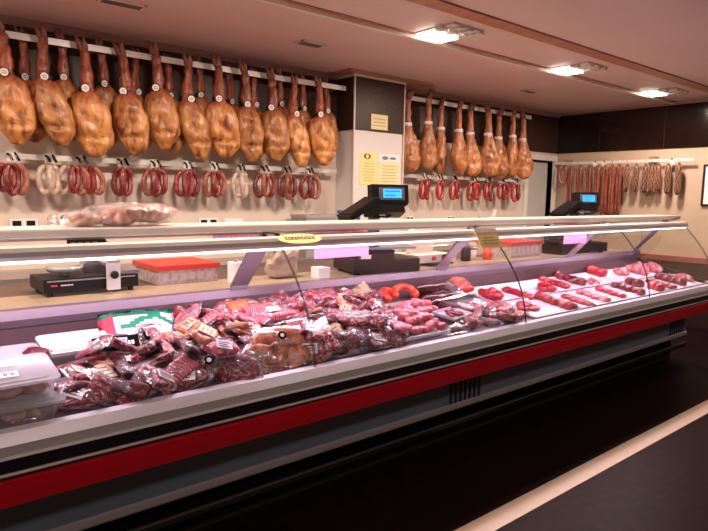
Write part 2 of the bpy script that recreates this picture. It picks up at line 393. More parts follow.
# ceiling mouldings
b = BM(); box(b, X0, X1 - .02, 2.44, 2.56, ZC - .012, ZC); struct('trim_8', b, M_wood)
b = BM(); box(b, X0, X1 - .12, 3.035, 3.065, ZC - .007, ZC, 0); box(b, X0, X1 - .12, 3.065, 3.10, ZC - .028, ZC, 1)
struct('trim_9', b, [M_wood, M_cream])
b = BM(); box(b, X0, X1, 1.49, 1.60, 0, .004); struct('trim_10', b, M_stripe)
b = BM(); box(b, X1 - .03, X1 + .1, Y0, Y1 - .6, 0, .74); struct('trim_12', b, mat('dark_wainscot', (.03, .016, .014), .35))
b = BM(); box(b, X1 - .05, X1 + .1, Y0, Y1 - .6, .74, .80); struct('trim_13', b, mat('wainscot_cap', (.30, .07, .05), .4))
# door in the back wall
b = BM(); box(b, DX0 - .08, DX0, Y1 - .03, Y1 + .1, 0, DZ + .07); box(b, DX1, DX1 + .07, Y1 - .03, Y1 + .1, 0, DZ + .07); box(b, DX0, DX1, Y1 - .03, Y1 + .1, DZ, DZ + .07)
d1 = struct('door_1', b, mat('door_frame_white', (.78, .72, .66), .4))
b = BM(); box(b, DX0 + .01, DX1 - .04, Y1 + .05, Y1 + .085, .01, DZ - .015); o = finish('door_leaf', b, mat('door_leaf_grey', (.55, .52, .48), .5), d1, bevel=.004)
b = BM(); tube(b, [(DX0 + .08, Y1 + .05, 1.0), (DX0 + .08, Y1 + .01, 1.0), (DX0 + .19, Y1 + .01, 1.0)], .009); finish('door_handle', b, M_steel, o, smooth=True)
b = BM(); box(b, DX0 - .1, DX1 + .1, Y1 + .1, Y1 + .12, 0, 2.1); struct('trim_11', b, M_blackmat)

# ceiling downlights, each a lit square with a patterned glass piece on its far side
def fixture():
    r = empty('ceiling_downlight', (0, 0, ZC))
    b = BM(); box(b, 0, .27, -.03, .145, -.010, 0); finish('frame', b, M_cream, r, bevel=.003)
    b = BM(); box(b, .01, .26, -.02, .135, -.028, -.010); finish('lamp_diffuser', b, M_lamp, r, bevel=.004)
    b = BM()
    for i in range(6):
        for j in range(2):
            x = -.01 + i * .052; y = -.215 + j * .092
            h = .016 + .014 * ((i + j) % 2)
            prism_z(b, [(x, y), (x + .05, y), (x + .05, y + .07), (x + .025, y + .09), (x, y + .07)], -h, 0)
    finish('patterned_glass', b, M_frost, r, bevel=.004)
    return r
fx = fixture()
names = {3: 'nearest to the camera in view', 4: 'middle one of three in view', 5: 'farthest, by the dark end wall'}
for i, x in enumerate(FIX_X):
    if i < 3: 
        if i == 0: c = fx
        else: c = copy_tree(fx)
        c.location = (x, 2.89, ZC); tag(c, 'ceiling downlight with patterned glass, outside the picture on the left', 'ceiling light', 'ceiling downlights')
    else:
        c = copy_tree(fx); c.location = (x, 2.89, ZC)
        tag(c, 'lit square ceiling light with patterned glass, ' + names[i], 'ceiling light', 'ceiling downlights')
for x in FILL_X:  # glowing panels for the added fill lamps, never in view
    r = empty('ceiling_downlight', (x, -.6, ZC)); tag(r, 'added plain square fill light over the customer side, unseen, outside the picture', 'ceiling light', 'added customer side fill lights')
    b = BM(); box(b, -.18, .18, -.18, .18, -.012, 0); finish('frame', b, M_cream, r, bevel=.003)
    b = BM(); box(b, -.16, .16, -.16, .16, -.018, -.012); finish('lamp_diffuser', b, mat('shop_fill_panel', (1, 1, 1), .4, emis=(1, .88, .8), es=3), r)
for (x, y, sx, sy, lab) in ((1.30, 3.76, .26, .1, 'metal ceiling vent at the top edge above the hams'), (2.68, 3.77, .22, .11, 'small metal ceiling vent left of the pillar'), (5.53, 3.81, .2, .09, 'small metal ceiling vent right of the pillar')):
    r = empty('ceiling_vent', (x, y, ZC)); tag(r, lab, 'vent', 'ceiling vents')
    b = BM(); box(b, -sx / 2, sx / 2, -sy / 2, -sy / 2 + .014, -.012, 0); box(b, -sx / 2, sx / 2, sy / 2 - .014, sy / 2, -.012, 0)
    box(b, -sx / 2, -sx / 2 + .014, -sy / 2, sy / 2, -.012, 0); box(b, sx / 2 - .014, sx / 2, -sy / 2, sy / 2, -.012, 0); finish('frame', b, M_cream, r)
    b = BM()
    for k in range(5): box(b, -sx / 2 + .014, sx / 2 - .014, -.002, .002, -.007, .007, 0, T(0, -sy / 2 + .02 + k * (sy - .04) / 4, -.008, .7))
    box(b, -sx / 2 + .01, sx / 2 - .01, -sy / 2 + .01, sy / 2 - .01, -.002, -.0005, 1)
    finish('slats', b, [mat('slat_dark', (.10, .07, .06), .5), M_blackmat], r)

# ---------------------------------------------------------------- the display counter
CX0, CX1 = -1.2, 5.80
ctr = empty('refrigerated_display_counter', (0, 2.4, 0))
tag(ctr, 'long refrigerated meat counter with curved glass front and red bumper', 'display counter')
def cpart(name, bm, m_, par=None, **k):
    o = finish(name, bm, m_, **k); o.parent = par or ctr
    if not par: o.matrix_parent_inverse = Matrix.Translation((0, -2.4, 0))
    return o
b = BM(); box(b, CX0, CX1 - .05, 2.30, 3.3, 0, .225); cpart('plinth', b, M_blackmat)
b = BM(); prism_x(b, [(2.18, .125), (2.172, .14), (2.18, .162), (2.30, .162), (2.30, .125)], CX0, CX1 - .02); cpart('kick_rail', b, M_blackgloss)
b = BM(); prism_x(b, [(2.176, .160), (2.176, .166), (2.19, .166), (2.19, .160)], CX0, CX1 - .02); cpart('kick_rail_highlight', b, M_steel)  # bright bead added in place of the highlight along the black rail
b = BM(); box(b, CX0, CX1, 2.20, 3.3, .258, .56); bp = cpart('base_panel', b, M_panel)
b = BM(); prism_x(b, [(2.192, .225), (2.188, .232), (2.188, .254), (2.2, .262), (2.25, .262), (2.25, .225)], CX0, CX1 + .01)
cpart('lower_strip', b, M_panelstrip)
for gx, n in ((2.56, 7), (5.46, 7)):
    b = BM()
    for k in range(n):
        x = gx + k * .042; box(b, x, x + .02, 2.1965, 2.2005, .262, .405)
    cpart('vent_grille', b, M_blackmat, par=bp)
b = BM(); prism_x(b, [(1.975, .493), (1.969, .497), (1.966, .535), (1.969, .574), (1.975, .578), (2.25, .578), (2.25, .493)], CX0, CX1 + .02); cpart('bumper', b, M_red)
b = BM(); prism_x(b, [(1.985, .578), (1.985, .588), (2.25, .588), (2.25, .578)], CX0, CX1 + .015); prism_x(b, [(1.985, .597), (1.99, .640), (2.25, .640), (2.25, .597)], CX0, CX1 + .015)
cpart('black_trim', b, M_black)
b = BM(); prism_x(b, [(1.978, .588), (1.976, .592), (1.978, .597), (2.2, .597), (2.2, .588)], CX0, CX1 + .018); cpart('trim_bead', b, M_ledge2)
b = BM(); prism_x(b, [(1.982, .6402), (1.972, .6425), (1.972, .646), (1.978, .6495), (2.05, .6495), (2.05, .6402)], CX0, CX1 + .02, 1)
prism_x(b, [(1.982, .650), (1.984, .682), (2.06, .682), (2.06, .650)], CX0, CX1 + .02, 0)
cpart('lower_ledge', b, [M_ledge2, M_alu_soft])
b = BM(); prism_x(b, [(1.978, .6823), (1.988, .704), (1.997, .718), (2.03, .722), (2.06, .71), (2.06, .6823)], CX0, CX1 + .02); cpart('front_ledge', b, M_ledge)
# tilted deck and its back wall
b = BM(); prism_x(b, [(2.045, .69), (2.045, .708), (2.68, .803), (2.70, .803), (2.70, .69)], CX0, CX1 - .03); cpart('display_deck', b, mat('deck_steel', (.30, .25, .27), .4, .3, var=.1, scale=8))
b = BM(); prism_x(b, [(2.672, .80), (2.672, .905), (2.70, .905), (2.70, .80)], CX0, CX1 - .03); cpart('back_lining', b, mat('lining_brown', (.15, .09, .10), .4, .3))
b = BM(); prism_x(b, [(2.665, .90), (2.66, .93), (2.672, .967), (2.73, .967), (2.73, .90)], CX0, CX1); cpart('rear_sill', b, mat('sill_metal', (.18, .13, .16), .35, .4))
b = BM(); prism_x(b, [(2.73, .56), (2.73, .955), (3.11, .955), (3.11, .92), (3.3, .92), (3.3, .56)], CX0, CX1)
cpart('rear_worktop', b, M_tan)
b = BM(); prism_x(b, [(3.111, .9205), (3.111, .955), (3.55, .955), (3.55, .9205)], CX0, CX1); cpart('shaded_rear_top', b, mat('shaded_worktop_brown', (.10, .06, .045), .45, var=.2, scale=5))  # rear part of the worktop, its shadow painted in as dark brown
for x in (.6, 1.0, 1.95, 3.1, 4.4, 5.1):
    b = BM(); box(b, x, x + .006, 2.73, 3.11, .9545, .9555); cpart('worktop_joint', b, M_steel_d)
# curved front glass
GP = [(2.003, .716), (2.010, .76), (2.018, .80), (2.030, .85), (2.045, .90), (2.066, .95), (2.094, 1.0), (2.128, 1.05), (2.167, 1.10), (2.209, 1.15), (2.262, 1.208)]
def glass_panel(x0, x1):
    b = BM(); th = .006; n = len(GP); V = []
    for x in (x0, x1):
        a = []
        for i, (y, z) in enumerate(GP):
            t = Vector((0, *GP[min(i + 1, n - 1)])) - Vector((0, *GP[max(i - 1, 0)])); t.normalize()
            nn = Vector((0, t.z, -t.y)) * th
            a.append((b.verts.new((x, y, z)), b.verts.new((x, y + nn.y, z + nn.z))))
        V.append(a)
    for i in range(n - 1):
        for s in (0, 1): b.faces.new((V[0][i][s], V[1][i][s], V[1][i + 1][s], V[0][i + 1][s])).material_index = 0
        for e in (0, 1): b.faces.new((V[e][i][0], V[e][i + 1][0], V[e][i + 1][1], V[e][i][1])).material_index = 1
    for i in (0, n - 1): b.faces.new((V[0][i][0], V[1][i][0], V[1][i][1], V[0][i][1])).material_index = 0
    bmesh.ops.recalc_face_normals(b, faces=b.faces)
    bmesh.ops.split_edges(b, edges=[e for e in b.edges if len(e.link_faces) == 2 and e.link_faces[0].material_index != e.link_faces[1].material_index])
    o = cpart('curved_glass', b, [M_glass, M_glassedge], smooth=True, recalc=False)
    for p in o.data.polygons: p.use_smooth = (p.material_index == 0)
    return o
SE = [CX0, -.05, 1.465, 2.99, 4.575, CX1 - .01]
for i in range(5): glass_panel(SE[i] + .003, SE[i + 1] - .003)
# side glass at both ends
for x in (CX1 - .008, ):
    b = BM(); pr = GP + [(2.66, 1.26), (2.66, .967), (2.66, .72)]
    A = [b.verts.new((x, y, z)) for y, z in pr]; B = [b.verts.new((x + .006, y, z)) for y, z in pr]
    b.faces.new(A[::-1]); b.faces.new(B)
    for i in range(len(pr)): b.faces.new((A[i], A[(i + 1) % len(pr)], B[(i + 1) % len(pr)], B[i])).material_index = 1
    cpart('side_glass', b, [M_glass, M_glassedge])
b = BM(); prism_x(b, [(1.99, .56), (1.99, .70), (2.1, .75), (2.70, .90), (3.3, .90), (3.3, .56)], CX1 - .03, CX1); cpart('end_panel', b, M_black)
# top rail tube, LED strip, shelf, struts
prof = [(2.262 + .0, 1.208), (2.252, 1.222), (2.252, 1.238), (2.262, 1.252), (2.30, 1.258), (2.325, 1.25), (2.33, 1.225), (2.32, 1.206), (2.30, 1.2)]
b = BM(); prism_x(b, prof, CX0, CX1); cpart('light_rail', b, M_alu_soft, bevel=.002)
b = BM(); prism_x(b, [(2.262, 1.199), (2.264, 1.207), (2.30, 1.1995), (2.298, 1.194)], CX0, CX1 - .01); cpart('led_strip', b, M_led)
b = BM(); prism_x(b, [(2.40, 1.272), (2.396, 1.278), (2.396, 1.299), (2.40, 1.305), (2.66, 1.305), (2.66, 1.272)], CX0, CX1 + .18); cpart('top_shelf', b, M_shelf)
b = BM(); prism_x(b, [(2.41, 1.262), (2.41, 1.2717), (2.65, 1.2717), (2.65, 1.262)], CX0, CX1 + .16); cpart('shelf_underframe', b, M_steel_d)
for x in (-.1, 1.47, 2.98, 4.57, 5.72):
    b = BM()
    box(b, x - .038, x + .038, 2.415, 2.425, 1.0, 1.0)
    bmesh.ops.delete(b, geom=list(b.verts), context='VERTS')
    y0, z0, y1, z1 = 2.40, 1.262, 2.675, .966
    a = Vector((0, y1 - y0, z1 - z0)); L_ = a.length; ang = math.atan2(-(a.y), -(a.z))
    pr = [(y0, z0), (y1 - .012, z1 + .02), (y1 - .012, z1), (y1 + .03, z1), (y1 + .03, z1 + .006), (y1 - .002, z1 + .008), (y1 - .002, z1 + .022), (y0 + .02, z0)]
    prism_x(b, pr, x - .05, x + .05)
    prism_x(b, [(y1 + .001, z1 + .0065), (y1 + .001, z1 + .03), (y1 + .006, z1 + .03), (y1 + .006, z1 + .0065)], x - .02, x + .02)
    cpart('strut', b, mat('strut_metal', (.34, .29, .34), .35, .5))
    b = BM(); prism_x(b, [(2.325, 1.23), (2.325, 1.245), (2.41, 1.27), (2.41, 1.2625)], x - .02, x + .02); cpart('rail_bracket', b, M_steel)

# cards on the rail and under the shelf
def card(name, x0, x1, y, z0, z1, m_, label, cat, group=None, extra=None, tilt=0.0):
    r = empty(name, ((x0 + x1) / 2, y, z1), (tilt, 0, 0)); tag(r, label, cat, group)
    b = BM(); box(b, -(x1 - x0) / 2, (x1 - x0) / 2, -.0015, .0015, z0 - z1, 0); finish('sheet', b, m_, r)
    if extra: extra(r, x1 - x0, z1 - z0)
    return r
def lines(n, m_=None, x0=-.4, x1=.4, top=.25, step=.1, th=.03, seed=1):
    rr = random.Random(seed)
    def f(r, w_, h_):
        b = BM()
        for k in range(n):
            l = rr.uniform(.55, 1.0); xc = (x0 + x1) / 2; hw = (x1 - x0) / 2 * l
            z = -h_ * (top + k * step); box(b, (xc - hw) * w_, (xc + hw) * w_, -.0024, -.0016, z - h_ * th, z)
        finish('printed_lines', b, m_ or M_inkpale, r)
    return f
# the yellow oval label lying on the rail
r = empty('oval_price_label', (1.556, 2.256, 1.247), (-1.05, 0, 0)); tag(r, 'yellow oval label with dark writing stuck on the counter rail', 'label')
b = BM(); prism_z(b, [(.118 * math.cos(2 * PI * k / 28), .040 * math.sin(2 * PI * k / 28)) for k in range(28)], -.001, .001, 0, T(rx=PI / 2)); finish('sheet', b, M_yellow, r)
b = BM()
for j, z in enumerate((.009, -.004)):
    x = -.08
    while x < .075:
        l = R.uniform(.008, .02); box(b, x, x + l, -.0022, -.0012, z - .004, z + .004); x += l + .005
finish('printed_lines', b, M_ink, r)
card('price_card', 2.78, 2.98, 2.254, 1.135, 1.264, M_yellow, 'yellow price card with white top lying on the glass below the rail', 'price card', tilt=-.55,
     extra=lambda r, w_, h_: [finish('white_header', (lambda b: (box(b, -w_ / 2, w_ / 2, -.0025, -.0015, -.028, 0), b)[1])(BM()), M_paper, r), lines(3, M_inkpale, top=.45, step=.16, th=.04)(r, w_, h_)])
card('pink_sheet', 1.71, 2.06, 2.36, 1.135, 1.262, M_pinkpale, 'pale pink sheet hanging under the shelf left of the big scale', 'price card', 'pink sheets under the shelf')
card('pink_sheet', 3.93, 4.24, 2.36, 1.12, 1.262, M_pinkpale, 'pale pink sheet hanging under the shelf at the right', 'price card', 'pink sheets under the shelf')
# things lying behind the rail gap
def strip_sign(x0, x1, m_, m2, label):
    r = empty('shelf_edge_sign', ((x0 + x1) / 2, 2.39, 1.232), (0, 0, 0)); tag(r, label, 'sign')
    w_ = x1 - x0; b = BM(); box(b, -w_ / 2, w_ / 2, -.002, .002, 0, .032); finish('sheet', b, m_, r)
    b = BM(); x = -w_ / 2 + .012
    while x < w_ / 2 - .03: box(b, x, x + .018, -.0028, -.0018, .009, .023); x += .026
    finish('printed_lines', b, m2, r)
strip_sign(1.19, 1.42, M_pinkcard, M_paper, 'long pink strip sign with white marks behind the counter rail')
strip_sign(.60, .74, M_black, M_inkpale, 'black strip sign behind the counter rail at the left')
strip_sign(1.44, 1.53, M_black, M_inkpale, 'black strip sign beside the pink one behind the rail')

# ---------------------------------------------------------------- wall rails
def rail(name, x0, x1, y, z, h, label, m_=None):
    r = empty(name, ((x0 + x1) / 2, y, z)); tag(r, label, 'hanging rail'); w_ = x1 - x0
    b = BM(); box(b, -w_ / 2, w_ / 2, -.005, .005, -h / 2, h / 2); finish('bar', b, m_ or M_alu_soft, r, bevel=.0015)
    n = max(2, int(w_ / 1.1))
    for k in range(n + 1):
        x = -w_ / 2 + .08 + (w_ - .16) * k / n
        b = BM(); box(b, x - .015, x + .015, .005, Y1 - .012 - y if z > 2 else Y1 - y, -h / 2 + .006, h / 2 - .006); finish('wall_bracket', b, M_steel_d, r)
    return r
rail('hanging_rail', .2, 3.545, 4.42, 2.415, .042, 'upper steel rail carrying the hams left of the pillar', M_alu_soft)
rail('hanging_rail', 4.24, 6.50, 4.44, 2.43, .042, 'upper steel rail carrying the hams right of the pillar', M_alu_soft)
rail('hanging_rail', .2, 3.50, 4.49, 1.663, .036, 'lower steel rail with sausages left of the pillar')
rail('hanging_rail', 4.24, 6.52, 4.49, 1.655, .036, 'lower steel rail with sausages right of the pillar')

# ---------------------------------------------------------------- hams
PROF = [(-.035, .020, .018), (-.06, .031, .027), (-.085, .034, .029), (-.11, .028, .026), (-.15, .034, .031), (-.20, .042, .038), (-.24, .042, .039), (-.27, .037, .037),
        (-.30, .048, .041), (-.318, .072, .050), (-.34, .094, .060), (-.38, .110, .070), (-.43, .121, .077), (-.48, .126, .081), (-.53, .124, .082), (-.575, .116, .078),
        (-.615, .103, .071), (-.65, .086, .061), (-.68, .066, .048), (-.705, .044, .034), (-.72, .018, .015)]
PEAR = [(-.035, .020, .018), (-.06, .027, .025), (-.09, .030, .027), (-.13, .026, .025), (-.18, .031, .030), (-.24, .034, .033), (-.29, .040, .038), (-.34, .052, .045),
        (-.39, .070, .054), (-.44, .090, .064), (-.49, .106, .073), (-.54, .119, .079), (-.59, .126, .081), (-.635, .122, .077), (-.675, .105, .068), (-.71, .080, .054), (-.735, .05, .036), (-.75, .02, .016)]
def dense(P, n=44):
    out = []
    for i in range(n + 1):
        t = i / n * (len(P) - 1); k = min(int(t), len(P) - 2); f = t - k
        out.append(tuple(P[k][c] * (1 - f) + P[k + 1][c] * f for c in range(3)))
    return out
def make_ham(seed, mt, wide=1.0, white_tag=True):
    r = empty('cured_ham', (0, 0, 0)); sg = 32; b = BM(); rings = []
    sd = Vector((seed * 5.3, seed * 2.1, seed)); rr = random.Random(seed)
    bend = rr.uniform(-.02, .02); flip = 1
    for z, a, d in dense(PROF if white_tag else PEAR):
        low = max(0, min(1, (-.30 - z) / .3)); ox = (.045 if white_tag else .035) * low * flip + bend * math.sin(z * 6); ring = []
        for k in range(sg):
            th = 2 * PI * k / sg; x = math.cos(th) * a * (wide if z < -.32 else 1); y = math.sin(th) * d
            if y < 0 and z < -.4: y *= .92
            q = Vector((x + ox, y, z))
            q.z += -(.32 if white_tag else .22) * x * low * flip
            nz = noise.noise(q * 10 + sd) * .020 * (.25 + low) + noise.noise(q * 24 + sd) * .010
            # crease on the cut face, low down
            if low > .6 and y < 0: q.y += .040 * math.exp(-((z + .60 - .35 * x) / .014) ** 2) * max(0, math.cos((x - .01) * 13)) * (1 if white_tag else .4); q.y += .022 * math.exp(-((x - .01) / .03) ** 2) * math.exp(-((z + .50) / .06) ** 2)
            n_ = Vector((math.cos(th), math.sin(th) , 0)); q += n_ * nz; ring.append(b.verts.new(q))
        rings.append(ring)
    for A, B in zip(rings, rings[1:]):
        for k in range(sg): b.faces.new((A[k], A[(k + 1) % sg], B[(k + 1) % sg], B[k]))
    b.faces.new(rings[0][::-1]); b.faces.new(rings[-1])
    body = finish('ham_body', b, mt, r, smooth=True)
    # forked hoof, bent to one side
    b = BM(); s = rr.choice((-1, 1)) * rr.uniform(.5, 1)
    for k in (-1, 1):
        tube(b, [(0, 0, -.05), (s * .012 + k * .012, -.004, -.02), (s * .028 + k * .018, -.014, .015), (s * .042 + k * .020, -.022, .045)], [.024, .022, .017, .006], 8)
    finish('hoof', b, M_hoof, r, smooth=True)
    # tag: black band + white disc
    b = BM(); zt = -.285
    lathe(b, [(.034, zt - .018), (.0435, zt - .015), (.0425, zt + .012), (.034, zt + .014)], 16)
    if white_tag: prism_z(b, [(.032 * math.cos(2 * PI * k / 9), .030 * math.sin(2 * PI * k / 9)) for k in range(9)], -.001, .001, 0, T(0, -.0445, zt, PI / 2 + .12))
    o = finish('label_band', b, M_black if white_tag else M_paper, r, smooth=False)
    if white_tag:
        b = BM(); prism_z(b, [(.024 * math.cos(2 * PI * k / 20), .024 * math.sin(2 * PI * k / 20)) for k in range(20)], -.001, .001, 0, T(0, -.047, zt, PI / 2 + .12))
        for zz in (.006, -.006): box(b, -.013, .013, -.0012, .0012, -.002, .002, 1, T(0, -.0485, zt + zz, .12))
        finish('label_disc', b, [M_paper, mat('tag_ink', (.35, .10, .08), .6)], r)
    else:
        b = BM(); box(b, -.014, .014, -.001, .001, -.05, .0, 0, T(.0, -.042, zt + .0, .1)); finish('label_disc', b, M_paper, r)
    b = BM(); tube(b, [(0, 0, -.055), (.0, .012, -.03), (.006, .014, .0), (.004, .008, .03), (0, -.002, .045), (0, -.016, .03)], .0035, 6)
    finish('hook', b, M_hook, r, smooth=True)
    return r
protos = [make_ham(i + 1, M_ham, w_) for i, w_ in enumerate((1.0, .93, 1.06, .97))]
used = set()
def inst(protos, i, used=used):
    p = protos[i % len(protos)]
    if id(p) in used: return copy_tree(p)
    used.add(id(p)); return p
FX = [(.76, 0), (1.0, .0), (1.246, -.035), (1.499, -.03), (1.73, .02), (1.985, -.025), (2.222, .005), (2.455, -.01), (2.705, -.02), (2.935, -.045), (3.185, -.02)]
for i, (x, dz) in enumerate(FX):
    o = inst(protos, i); k = 1.0 + R.uniform(-.02, .03)
    o.location = (x, 4.345, 2.448 + dz); o.scale = (k * (1 if i < 9 else .94), k, k); o.rotation_euler = (R.uniform(-.02, .02), R.uniform(-.03, .03), R.uniform(-.35, .15) - .25)
    tag(o, 'large golden cured ham in the front layer left of the pillar, ' + nth(i, len(FX)), 'ham', 'front hams left of the pillar')
BX = [(.905, -.02), (1.143, .01), (1.39, 0), (1.642, -.03), (1.878, -.03), (2.13, .0), (2.385, -.02), (2.62, -.02), (2.862, .02), (3.105, 0), (3.36, .01)]
for i, (x, dz) in enumerate(BX):
    o = inst(protos, i + 2); k = .97 + R.uniform(-.02, .02)
    o.location = (x, 4.478, 2.462 + dz); o.scale = (k * .9, k * .75, k * .97); o.rotation_euler = (0, R.uniform(-.03, .03), R.uniform(-.2, .3))
    tag(o, 'golden cured ham in the back layer left of the pillar, ' + nth(i, len(BX)), 'ham', 'back hams left of the pillar')
protosr = [make_ham(i + 11, M_hamr, w_, False) for i, w_ in enumerate((.92, .84, .9))]
RX = [(4.335, 0), (4.59, .03), (4.83, -.005), (5.06, -.01), (5.31, -.02), (5.56, -.01), (5.82, -.03), (6.03, .0), (6.30, -.015)]
for i, (x, dz) in enumerate(RX):
    o = inst(protosr, i); o.location = (x, 4.36 + (.0 if i % 2 else .05), 2.455 + dz); k = 1.02; o.scale = (k * 1.12, k, k)
    o.rotation_euler = (0, R.uniform(-.03, .03), [-.2, .1, .9, .2, -.3, -.5, -.2, .4, -.4][i])
    tag(o, 'reddish brown cured ham right of the pillar, ' + nth(i, len(RX)), 'ham', 'hams right of the pillar')

# ---------------------------------------------------------------- sausage rings
def make_ring(seed, mt, w_=.05, h_=.088, rad=.0195):
    rr = random.Random(seed); r = empty('sausage_ring', (0, 0, 0))
    pts = []; rad_ = []
    N_ = 30
    for k in range(N_ + 1):
        a = PI / 2 + .16 + (2 * PI - .32) * k / N_
        x = w_ * math.cos(a) * (1 + .12 * math.sin(a * 2 + seed)); z = -h_ + h_ * math.sin(a) * (1 + (.06 if math.sin(a) < 0 else 0))
        pts.append((x, .006 * math.sin(a * 3 + seed), z - .012))
        e = min(k, N_ - k); rad_.append(rad * (.35 if e == 0 else .75 if e == 1 else 1 + .10 * noise.noise(Vector((k * .7, seed, 0)))))
    b = BM(); tube(b, pts, rad_, 10); finish('casing', b, mt, r, smooth=True)
    b = BM(); tube(b, [pts[0], (.0, 0, -.0), (0, .0, .03), (0, .012, .045)], .0022, 5); tube(b, [pts[-1], (.0, 0, 0)], .0022, 5)
    finish('string', b, M_rope, r)
    return r
RINGP = {c: [make_ring(i * 7 + j, SA[c], (.033 + .006 * j), .084 + .006 * j) for j in range(2)] for i, c in enumerate(SA)}
BUN = [ # x, colours of the rings, words
 (.80, ['dark red', 'dark red', 'brownish'], 'first bunch on the left rail'),
 (1.024, ['pale', 'pale'], 'pale second bunch on the left rail'),
 (1.225, ['pale', 'dark red', 'brownish', 'dark red', 'brownish'], 'wide third bunch on the left rail'),
 (1.508, ['dark red', 'dark red'], 'fourth bunch on the left rail'),
 (1.751, ['brownish', 'dark red', 'dark red'], 'fifth bunch on the left rail'),
 (2.005, ['dark red', 'dark red', 'dark red'], 'sixth bunch on the left rail'),
 (2.238, ['brownish', 'dark red', 'brownish'], 'seventh bunch on the left rail'),
 (2.472, ['pale', 'pale'], 'pale eighth bunch on the left rail'),
 (2.70, ['dark red', 'brownish', 'dark red'], 'third bunch from pillar on the left rail'),
 (2.93, ['dark red', 'brownish', 'dark red'], 'second bunch from pillar on the left rail'),
 (3.175, ['dark red', 'dark red', 'brownish'], 'bunch nearest the pillar on the left rail'),
 (4.66, ['bright red', 'bright red'], 'first bunch on the right rail'),
 (4.90, ['bright red'], 'single ring second on the right rail'),
 (5.14, ['bright red', 'bright red'], 'third bunch on the right rail'),
 (5.47, ['bright red', 'bright red', 'bright red'], 'fourth bunch on the right rail'),
 (5.74, ['bright red', 'dark red'], 'third bunch from right on the right rail'),
 (6.02, ['bright red', 'dark red', 'bright red'], 'second bunch from right on the right rail'),
 (6.28, ['bright red', 'dark red'], 'last bunch on the right rail')]
LM = {1: [''], 2: ['left in ', 'right in '], 3: ['left in ', 'middle in ', 'right in '],
      5: ['leftmost in ', 'second in ', 'middle in ', 'fourth in ', 'rightmost in ']}
rn = 0
for x, cs, words in BUN:
    n = len(cs)
    for i, c in enumerate(cs):
        p = RINGP[c]; o = inst(p, rn); rn += 1
        off = (i - (n - 1) / 2)
        o.location = (x + off * (.034 if n < 5 else .04), 4.452 - .017 * (i % 2) , 1.622); o.rotation_euler = (0, off * .10 * (-1), (i % 2 - .5) * .8 + R.uniform(-.2, .2))
        s_ = 1.02 + R.uniform(-.04, .05); o.scale = (s_, 1, s_)
        tag(o, c + ' sausage ring, ' + LM[n][i] + words, 'sausage', 'sausage rings on the ' + ('left' if x < 4 else 'right') + ' rail')
    # ticket hung in front of the rail
    t = empty('price_ticket', (x + .01, 4.478, 1.665), (0, 0, R.uniform(-.3, .3)))
    b = BM(); box(b, -.034, .030, -.0015, 0, -.038, .026, 0, T(0, -.003, 0, R.uniform(-.2, 0), R.uniform(-.3, .3))); finish('paper', b, M_paper, t)
    b = BM(); tube(b, [(.02, .004, .02), (.026, -.008, .006), (.034, -.012, -.016), (.045, -.01, -.03)], .009, 6); tube(b, [(-.03, -.006, .012), (-.012, -.014, .0), (.0, -.012, -.03)], .008, 6); finish('clip', b, M_black, t)
    tag(t, 'white price ticket with black clip, ' + words, 'price ticket', 'price tickets on the rails')

# ---------------------------------------------------------------- end wall: long sausages
rr_ = rail('hanging_rail', 0, 1, 7.3, 1.905, .03, 'steel rail with long sausages on the end wall')
for ch in list(rr_.children): bpy.data.objects.remove(ch)
rr_.location = (7.27, 3.68, 1.905)
b = BM(); box(b, -.005, .005, -.86, .88, -.016, .016); finish('bar', b, M_alu_soft, rr_)
for y in (.72, -.4):
    b = BM(); box(b, .0, .0999, y - .04, y + .04, .016, .05); finish('wall_bracket', b, M_steel_d, rr_)
def make_long(seed, L_, rad, mt, net=False):
    r = empty('hanging_sausage', (0, 0, 0)); rr = random.Random(seed); b = BM()
    if not net:   # a folded thin sausage: two strands
        for s in (-1, 1):
            pts = [(0.004 * math.sin(k * .9 + seed), s * (.004 + .016 * math.sin(min(1, k / 3) * PI / 2)) + .004 * math.sin(k * .5 + s), -.03 - L_ * k / 12) for k in range(13)]
            tube(b, pts, [rad * .5] + [rad * (1 + .1 * noise.noise(Vector((k, seed, s)))) for k in range(11)] + [rad * .4], 8)
        tube(b, [(0, -.02, -.03 - L_ + .004), (0, 0, -.03 - L_ - .01), (0, .02, -.03 - L_ + .004)], rad * .9, 8)
    else:
        tube(b, [(0, 0, -.03 - L_ * k / 10) for k in range(11)], [rad * .3, rad * .75] + [rad * (1 + .06 * math.sin(k * 2.5)) for k in range(7)] + [rad * .9, rad * .4], 12)
    finish('casing', b, mt, r, smooth=True)
    b = BM(); tube(b, [(0, 0, -.035), (-.01, 0, 0), (-.006, 0, .022), (.004, 0, .024)], .003, 5)
    finish('string', b, M_rope if net else M_hook, r)
    if net:
        b = BM()
        for q in range(6):
            a = q * PI / 3
            tube(b, [(math.cos(a + k * .35) * rad * 1.05, math.sin(a + k * .35) * rad * 1.03, -.05 - (L_ - .04) * k / 10) for k in range(11)], .0012, 4)
            tube(b, [(math.cos(a - k * .35) * rad * 1.05, math.sin(a - k * .35) * rad * 1.03, -.05 - (L_ - .04) * k / 10) for k in range(11)], .0012, 4)
        finish('netting', b, M_rope, r)
    return r
SL = ramp_mat('casing_long', [(.3, (.13, .025, .015)), (.6, (.28, .07, .04)), (.8, (.48, .20, .13))], 36, rnd=.2)
SN = ramp_mat('casing_net', [(.3, (.06, .010, .008)), (.6, (.16, .03, .02)), (.8, (.42, .20, .12))], 36, rnd=.2)
